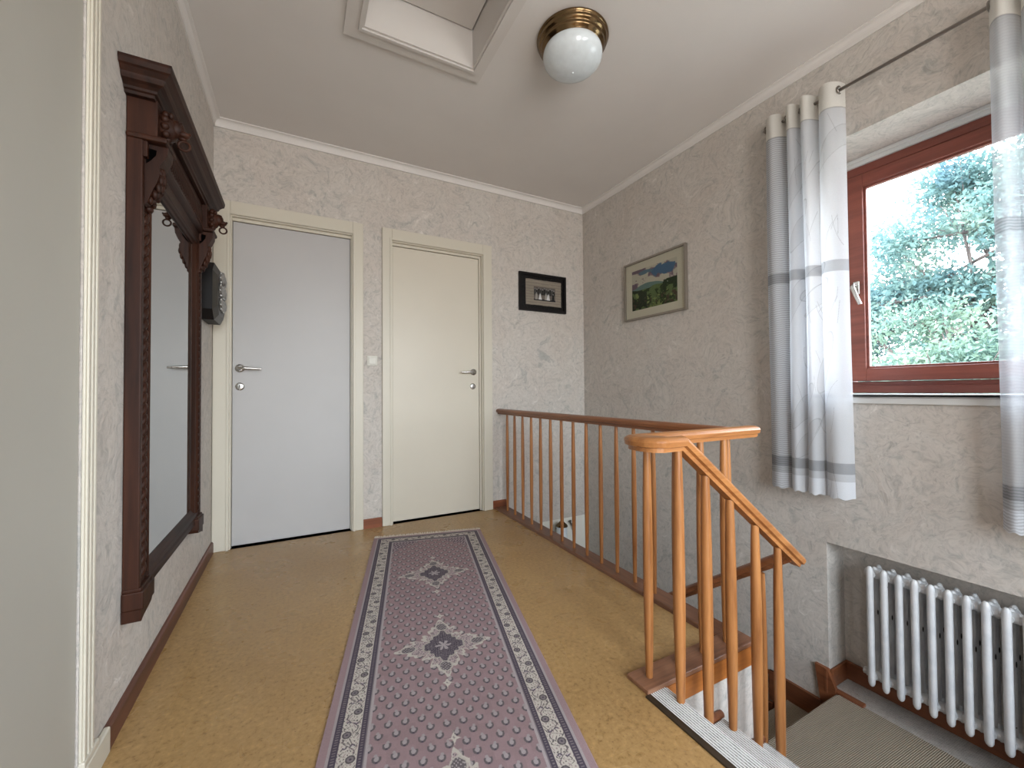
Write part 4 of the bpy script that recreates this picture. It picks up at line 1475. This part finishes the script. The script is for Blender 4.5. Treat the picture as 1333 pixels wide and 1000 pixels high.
for i in range(NSEC):
    y = 0.922 - 0.0516 * i
    if y < 0.13: break
    s = MB()
    for col_i, dx in enumerate((0.0, 0.045, 0.090)):
        zb, zt = (RZ0, RZ1) if col_i == 0 else (RZ0 + 0.012, RZ1 - 0.012)
        s_ = []
        rr = 0.0135 if col_i == 0 else 0.0125
        pts = [(RX + dx, y, zb + 0.001), (RX + dx, y, zb + 0.006), (RX + dx, y, zb + 0.016), (RX + dx, y, zb + 0.03), (RX + dx, y, zt - 0.03), (RX + dx, y, zt - 0.016), (RX + dx, y, zt - 0.006), (RX + dx, y, zt - 0.001)]
        rad = [rr * .35, rr * .70, rr * .95, rr, rr, rr * .95, rr * .70, rr * .35]
        s.tube(pts, rad, 14)
    for zc in (RZ0 + 0.045, RZ1 - 0.040):       # headers joining the columns, and the hubs between sections
        s.tube([(RX + 0.004, y, zc), (RX + 0.092, y, zc)], 0.0175, 12)
        if i < NSEC - 1:
            s.tube([(RX + 0.030, y - 0.0255, zc), (RX + 0.030, y + 0.0255, zc)], 0.0195, 14)
            s.tube([(RX + 0.030, y - 0.028, zc), (RX + 0.030, y - 0.024, zc)], 0.0215, 14)
    s.build('radiator_section', MT['radiator'], ra)
    if i < 10:
        for dx in (0.045, 0.090):
            MB().ball((RX + dx - 0.004, y - 0.0125, -0.075 + 0.012 * (dx > 0.05)), (0.004, 0.0022, 0.012), 8).build('dark_mark', MT['dark'], ra)  # small dark oval marks on the inner columns
kn = MB().tube([(RX + 0.03, 0.936, RZ0 + 0.045), (RX + 0.03, 0.955, RZ0 + 0.045)], 0.011, 10)
kn.tube([(RX + 0.03, 0.953, RZ0 + 0.045), (RX + 0.03, 0.962, RZ0 + 0.045)], 0.015, 6)
kn.build('end_plug', MT['radiator'], ra)
for zc in (RZ0 + 0.10, RZ1 - 0.09):
    for yy in (0.845, 0.33):
        MB().tube([(RX + 0.09, yy, zc), (NX - 0.001, yy, zc)], 0.008, 8).build('wall_bracket', MT['radiator'], ra)

# ================================================================== CURTAIN ROD + CURTAINS
RODX, RODZ = R - 0.085, 2.380
rd = empty('curtain_rod', (RODX, 0.7, RODZ))
tag(rd, 'thin steel curtain rod running above the window', 'curtain rod')
MB().tube([(RODX, 1.316, RODZ), (RODX, 0.02, RODZ)], 0.0075, 12).build('rod', MT['steel'], rd)
for yy in (1.318, 0.015):
    MB().ball((RODX, yy, RODZ), (0.009, 0.009, 0.009), 12).build('finial', MT['steel'], rd)
for yy in (1.265, 0.045):
    q = MB().tube([(RODX, yy, RODZ), (R - 0.001, yy, RODZ)], 0.006, 10)
    q.lathe([(0.0, -0.004), (0.022, -0.004), (0.022, -0.0005)], (R, yy, RODZ), 'x', 20)
    q.build('rod_bracket', MT['steel'], rd)


def curtain_image(kind):
    h, w = 1400, 420
    rs = np.random.RandomState(7 + kind)
    yy, xx = np.mgrid[0:h, 0:w]; z = 0.435 + (2.42 - 0.435) * (yy / (h - 1)); x = xx / (w - 1)
    img = np.zeros((h, w, 3)) + np.array([216, 219, 224]) / 255
    al = np.zeros((h, w)) + (0.80 if kind == 0 else 0.66)
    # crinkle zone
    cr = (x < 0.27) if kind == 0 else (x < 1.1)
    lines = 0.5 + 0.5 * np.sin(z * 2 * PI / 0.011 + 3.5 * fbm(h, w, rs, 4, 10) * 4)
    img[cr] *= (0.86 + 0.14 * lines[cr])[:, None]
    if kind == 0:
        img[(x < 0.27)] *= 0.97
        al[cr] = 0.80 + 0.12 * lines[cr]
    else:
        al[cr] = 0.52 + 0.26 * (1 - lines[cr])
        sp = fbm(h, w, rs, 3, 24)
    # wide pale leaf panels
    if kind == 0:
        for k in range(9):
            cx_, cz_ = 0.35 + 0.6 * rs.rand(), 0.6 + 1.6 * rs.rand()
            a = 0.4 + rs.rand() * 0.8
            dx, dz = (x - cx_) * 0.75, z - cz_
            p1 = dx * math.cos(a) + dz * math.sin(a); p2 = -dx * math.sin(a) + dz * math.cos(a)
            e_ = (p1 / 0.16) ** 2 + (p2 / 0.045) ** 2
            img[(e_ < 1)] *= 0.965
            img[(np.abs(e_ - 1) < 0.06) & ~cr] *= 0.90
        # embroidered thread lines
        for k in range(46):
            cx_ = 0.42 + 0.55 * rs.rand()
            cz_ = rs.choice([2.18, 2.05, 1.36, 1.30, 1.05, 0.98, 0.86, 0.50, 1.75]) + rs.randn() * 0.05
            a = rs.rand() * 1.2 + 0.9
            dx, dz = (x - cx_) * 0.75, z - cz_
            p1 = dx * math.cos(a) + dz * math.sin(a); p2 = -dx * math.sin(a) + dz * math.cos(a)
            ln = 0.03 + 0.05 * rs.rand()
            cv = 3.0 * (rs.rand() - .5)
            k_ = (np.abs(p1) < ln) & (np.abs(p2 - cv * p1 ** 2 * 2) < 0.0011)
            img[k_ & ~cr] *= 0.84
    def band(z0, z1, f, a=None, m=None):
        k = (z >= z0) & (z < z1)
        img[k] *= f
        if a is not None: al[k] = a
    band(1.520, 1.574, 0.80, 0.90)
    band(0.560, 0.612, 0.76, 0.94)
    band(0.525, 0.560, 0.93, 0.92)
    band(0.40, 0.525, 1.03, 0.98)
    k = z > 2.30
    img[k] = np.array([224, 222, 216]) / 255
    al[k] = 0.985 if kind == 0 else 0.9
    img[(np.abs(z - 2.30) < 0.0025)] *= 0.85
    img *= (0.98 + 0.03 * rs.rand(h, w))[..., None]
    out = np.ones((h, w, 4)); out[..., :3] = img; out[..., 3] = al
    return out


def curtain_shader(nt, b, out, t):
    nt.nodes.remove(b)
    df = nt.nodes.new('ShaderNodeBsdfDiffuse'); tl = nt.nodes.new('ShaderNodeBsdfTranslucent'); tr = nt.nodes.new('ShaderNodeBsdfTransparent')
    nt.links.new(t.outputs[0], df.inputs[0]); nt.links.new(t.outputs[0], tl.inputs[0])
    m1 = nt.nodes.new('ShaderNodeMixShader'); m1.inputs[0].default_value = 0.42
    nt.links.new(df.outputs[0], m1.inputs[1]); nt.links.new(tl.outputs[0], m1.inputs[2])
    m2 = nt.nodes.new('ShaderNodeMixShader')
    nt.links.new(t.outputs['Alpha'], m2.inputs[0])
    nt.links.new(tr.outputs[0], m2.inputs[1]); nt.links.new(m1.outputs[0], m2.inputs[2])
    nt.links.new(m2.outputs[0], out.inputs[0])


def curtain(name, label, lobes, mat, ztop=2.425, zbot=0.44, flare=0.012, seed=1):
    """lobes: list of (y_start, y_end) from the far side to the near side"""
    rs = random.Random(seed)
    t = empty(name, (RODX, (lobes[0][0] + lobes[-1][1]) / 2, zbot))
    tag(t, label, 'curtain', 'curtains hanging at the window')
    per = 18
    rows = 60
    tot = len(lobes) * per
    mb = MB()
    vs, uv = [], []
    y_mid = (lobes[0][0] + lobes[-1][1]) / 2
    sway = [rs.uniform(-1, 1) for _ in lobes]
    for j in range(rows + 1):
        v = j / rows
        z = zbot + (ztop - zbot) * v
        for i in range(tot + 1):
            li = min(i // per, len(lobes) - 1)
            u = i / per - li
            a, b = lobes[li]
            y = a + (b - a) * u
            shape = abs(math.sin(PI * u)) ** 0.62
            amp = 0.075 - 0.020 * (1 - v)
            x = RODX + 0.030 - amp * shape + 0.004 * math.sin(z * 3 + li * 2)
            yy = y + (y - y_mid) * flare / 0.18 * (1 - v) + 0.004 * sway[li] * math.sin(z * 2.1 + li)
            zz = z
            if j == rows: zz = z - 0.008 * (1 - shape)
            if j == 0: zz = z + 0.004 * math.sin(i * 0.9)
            vs.append((x, yy, zz)); uv.append((i / tot, (z - 0.435) / (2.42 - 0.435)))
    n = tot + 1
    fs = [(j * n + i, j * n + i + 1, (j + 1) * n + i + 1, (j + 1) * n + i) for j in range(rows) for i in range(tot)]
    mb.add(vs, fs, True, uv)
    mb.build('curtain_fabric', mat, t)
    for k, (a, b) in enumerate(lobes):
        for yy in ((b - (b - a) * 0.075,) if k == len(lobes) - 1 else (a + (b - a) * 0.075,)):
            MB().torus((RODX, yy, RODZ), 0.017, 0.0042, 'y', 20, 8).build('grommet', MT['steel'], t)
    return t


MT['curtain'] = image_mat('white_sheer_curtain', curtain_image(0), shader=curtain_shader)
MT['curtain_sheer'] = image_mat('sheer_crinkled_curtain', curtain_image(1), shader=curtain_shader)
curtain('window_curtain', 'white curtain with grey bands and four folds at the left side of the window',
        [(1.318, 1.212), (1.212, 1.140), (1.140, 1.068), (1.068, 0.962)], MT['curtain'], 2.425, 0.445)
cs = curtain('window_curtain', 'sheer crinkled curtain at the right side of the window, cut by the frame',
             [(0.500, 0.425), (0.425, 0.350), (0.350, 0.275), (0.275, 0.200), (0.200, 0.125)], MT['curtain_sheer'], 2.425, 0.445, 0.004, 4)

# ================================================================== LOWER FLOOR LAMP by the lower back wall
wl_ = empty('wall_lamp', (2.035, D, -0.42))
tag(wl_, 'small wall lamp with brass cap and white shade low in the stairwell', 'wall lamp')
MB().lathe([(0.048, -0.40), (0.046, -0.215), (0.040, -0.210)], (2.035, D - 0.085, 0), 'z', 24).build('lamp_shade', MT['opal'], wl_)
MB().lathe([(0.0, -0.172), (0.02, -0.174), (0.026, -0.182), (0.045, -0.198), (0.052, -0.206), (0.052, -0.213), (0.0, -0.214)], (2.035, D - 0.085, 0), 'z', 24).build('brass_cap', MT['brass'], wl_)
MB().tube([(2.035, D - 0.085, -0.20), (2.035, D - 0.04, -0.23), (2.035, D - 0.001, -0.26)], 0.008, 10).build('lamp_arm', MT['brass'], wl_)
hk = MB().ball((2.165, D - 0.03, -0.205), (0.012, 0.014, 0.012), 10)
hk.tube([(2.165, D - 0.03, -0.205), (2.165, D - 0.001, -0.215)], 0.006, 8)
hk.tube([(2.165, D - 0.022, -0.21), (2.190, D - 0.03, -0.25), (2.200, D - 0.03, -0.29)], 0.008, 8)
tag(hk.build('coat_hook', MT['steel']), 'small metal coat hook beside the wall lamp low in the stairwell', 'hook')

# ================================================================== OUTSIDE
struct(MB().box(3.2, -14, -3.15, 60, 60, -3.05).build('ground', MT['exterior']))
def leaf_mat(name, c1, c2, c3):
    m, nt, b, out = new_mat(name)
    nt.nodes.remove(b)
    v = pos_vec(nt)
    col = ramp(nt, noise(nt, v, 1.1, 5, 0.7), [(0.30, lin(c1)), (0.5, lin(c2)), (0.70, lin(c3))])
    df = nt.nodes.new('ShaderNodeBsdfDiffuse'); tl = nt.nodes.new('ShaderNodeBsdfTranslucent')
    nt.links.new(col, df.inputs[0]); nt.links.new(col, tl.inputs[0])
    mx = nt.nodes.new('ShaderNodeMixShader'); mx.inputs[0].default_value = 0.4
    nt.links.new(df.outputs[0], mx.inputs[1]); nt.links.new(tl.outputs[0], mx.inputs[2])
    nt.links.new(mx.outputs[0], out.inputs[0])
    return m
MT['leaf'] = leaf_mat('blue_green_leaves', (74, 98, 106), (100, 126, 122), (136, 152, 136))
MT['leaf2'] = leaf_mat('light_green_leaves', (80, 104, 102), (110, 132, 116), (148, 156, 126))
MT['bark'] = wood('bark', (70, 62, 62), (110, 100, 96), 2, 10, 0.9)


def foliage(blobs, n, size, seed):
    rs = np.random.RandomState(seed)
    vol = np.array([b[1] * b[2] * b[3] for b in blobs]); pr = vol / vol.sum()
    idx = rs.choice(len(blobs), n, p=pr)

    cen = np.array([list(b[0]) for b in blobs])[idx]
    rad = np.array([[b[1], b[2], b[3]] for b in blobs])[idx]
    d = rs.randn(n, 3); d /= np.linalg.norm(d, axis=1)[:, None]
    r = rs.rand(n) ** 0.5 * (1 + 0.25 * rs.rand(n))
    c = cen + d * rad * r[:, None]
    # clump
    a = rs.randn(n, 3); a /= np.linalg.norm(a, axis=1)[:, None]
    b = rs.randn(n, 3); b -= (b * a).sum(1)[:, None] * a; b /= np.linalg.norm(b, axis=1)[:, None]
    s = size * (0.6 + 0.8 * rs.rand(n))[:, None]
    v = np.stack([c - a * s, c + b * s * .45, c + a * s, c - b * s * .45], 1).reshape(-1, 3)
    f = np.arange(n * 4).reshape(-1, 4)
    return v, f


def foliage_obj(name, blobs, n, size, seed, mat, parent):
    v, f = foliage(blobs, n, size, seed)
    org = np.array(ORI[parent.name])
    me = bpy.data.meshes.new(name)
    me.vertices.add(len(v)); me.vertices.foreach_set('co', (v - org).astype(np.float32).ravel())
    me.loops.add(f.size); me.loops.foreach_set('vertex_index', f.ravel().astype(np.int32))
    me.polygons.add(len(f)); me.polygons.foreach_set('loop_start', np.arange(0, f.size, 4, dtype=np.int32)); me.polygons.foreach_set('loop_total', np.full(len(f), 4, dtype=np.int32))
    me.materials.append(mat); me.update(); me.validate()
    o = bpy.data.objects.new(name, me); COL.objects.link(o); o.parent = parent
    ORI[o.name] = ORI[parent.name]
    return o


def tree(name, label, base, trunk_top, clusters, n, size, seed, mat):
    t = empty(name, base)
    tag(t, label, 'tree', 'trees outside the window')
    rs = random.Random(seed)
    tr_ = MB()
    b = Vector(base); tp = Vector(trunk_top)
    tr_.tube([b, b.lerp(tp, .35) + Vector((.05, .1, 0)), b.lerp(tp, .7) + Vector((-.05, 0, 0)), tp], [0.20, 0.15, 0.10, 0.05], 10)
    tr_.build('trunk', MT['bark'], t)
    for c in clusters:
        cc = Vector(c[0])
        st_ = b.lerp(tp, rs.uniform(0.35, 0.85))
        mid = st_.lerp(cc, 0.5) + Vector((rs.uniform(-.2, .2), rs.uniform(-.3, .3), rs.uniform(0, .3)))
        br = MB().tube([st_, mid, cc], [0.05, 0.032, 0.012], 7)
        for q in range(5):
            e_ = cc + Vector((rs.uniform(-1, 1) * c[1], rs.uniform(-1, 1) * c[2], rs.uniform(-.6, 1) * c[3])) * 0.8
            br.tube([mid.lerp(cc, rs.random()), e_], [0.014, 0.005], 5)
        br.build('branch', MT['bark'], t)
    foliage_obj('foliage', clusters, n, size, seed, mat, t)


rs = random.Random(12)
cl = []
# crown: fills the window except the upper left corner
def crown_limit(t):          # t = y / x, the direction seen from the landing
    return 6.1 - 9.5 * max(0.0, t - 0.13) ** 0.9 - (1.0 if 0.15 < t < 0.19 else 0.0)
while len(cl) < 90:
    t_ = rs.uniform(-0.02, 0.46)
    x = rs.uniform(9.9, 12.4)
    lim = crown_limit(t_) * x / 10.0
    z = rs.uniform(-0.2, lim)
    cl.append(((x, t_ * x, z), rs.uniform(.5, .8), rs.uniform(.40, .72), rs.uniform(.36, .60)))
tree('garden_tree', 'tall leafy blue-green tree with open crown seen through the window', (11.2, 1.8, -3.05), (11.0, 2.2, 4.9), cl, 120000, 0.050, 21, MT['leaf'])
cl = []
for k in range(48):
    x = rs.uniform(7.6, 8.7)
    cl.append(((x, rs.uniform(0.02, 0.44) * x, rs.uniform(-1.0, 2.0)), rs.uniform(.3, .5), rs.uniform(.4, .7), rs.uniform(.3, .45)))
tree('garden_tree', 'low light-green leafy tree filling the bottom of the window view', (8.2, 2.2, -3.05), (8.2, 2.3, 0.9), cl, 60000, 0.042, 22, MT['leaf2'])
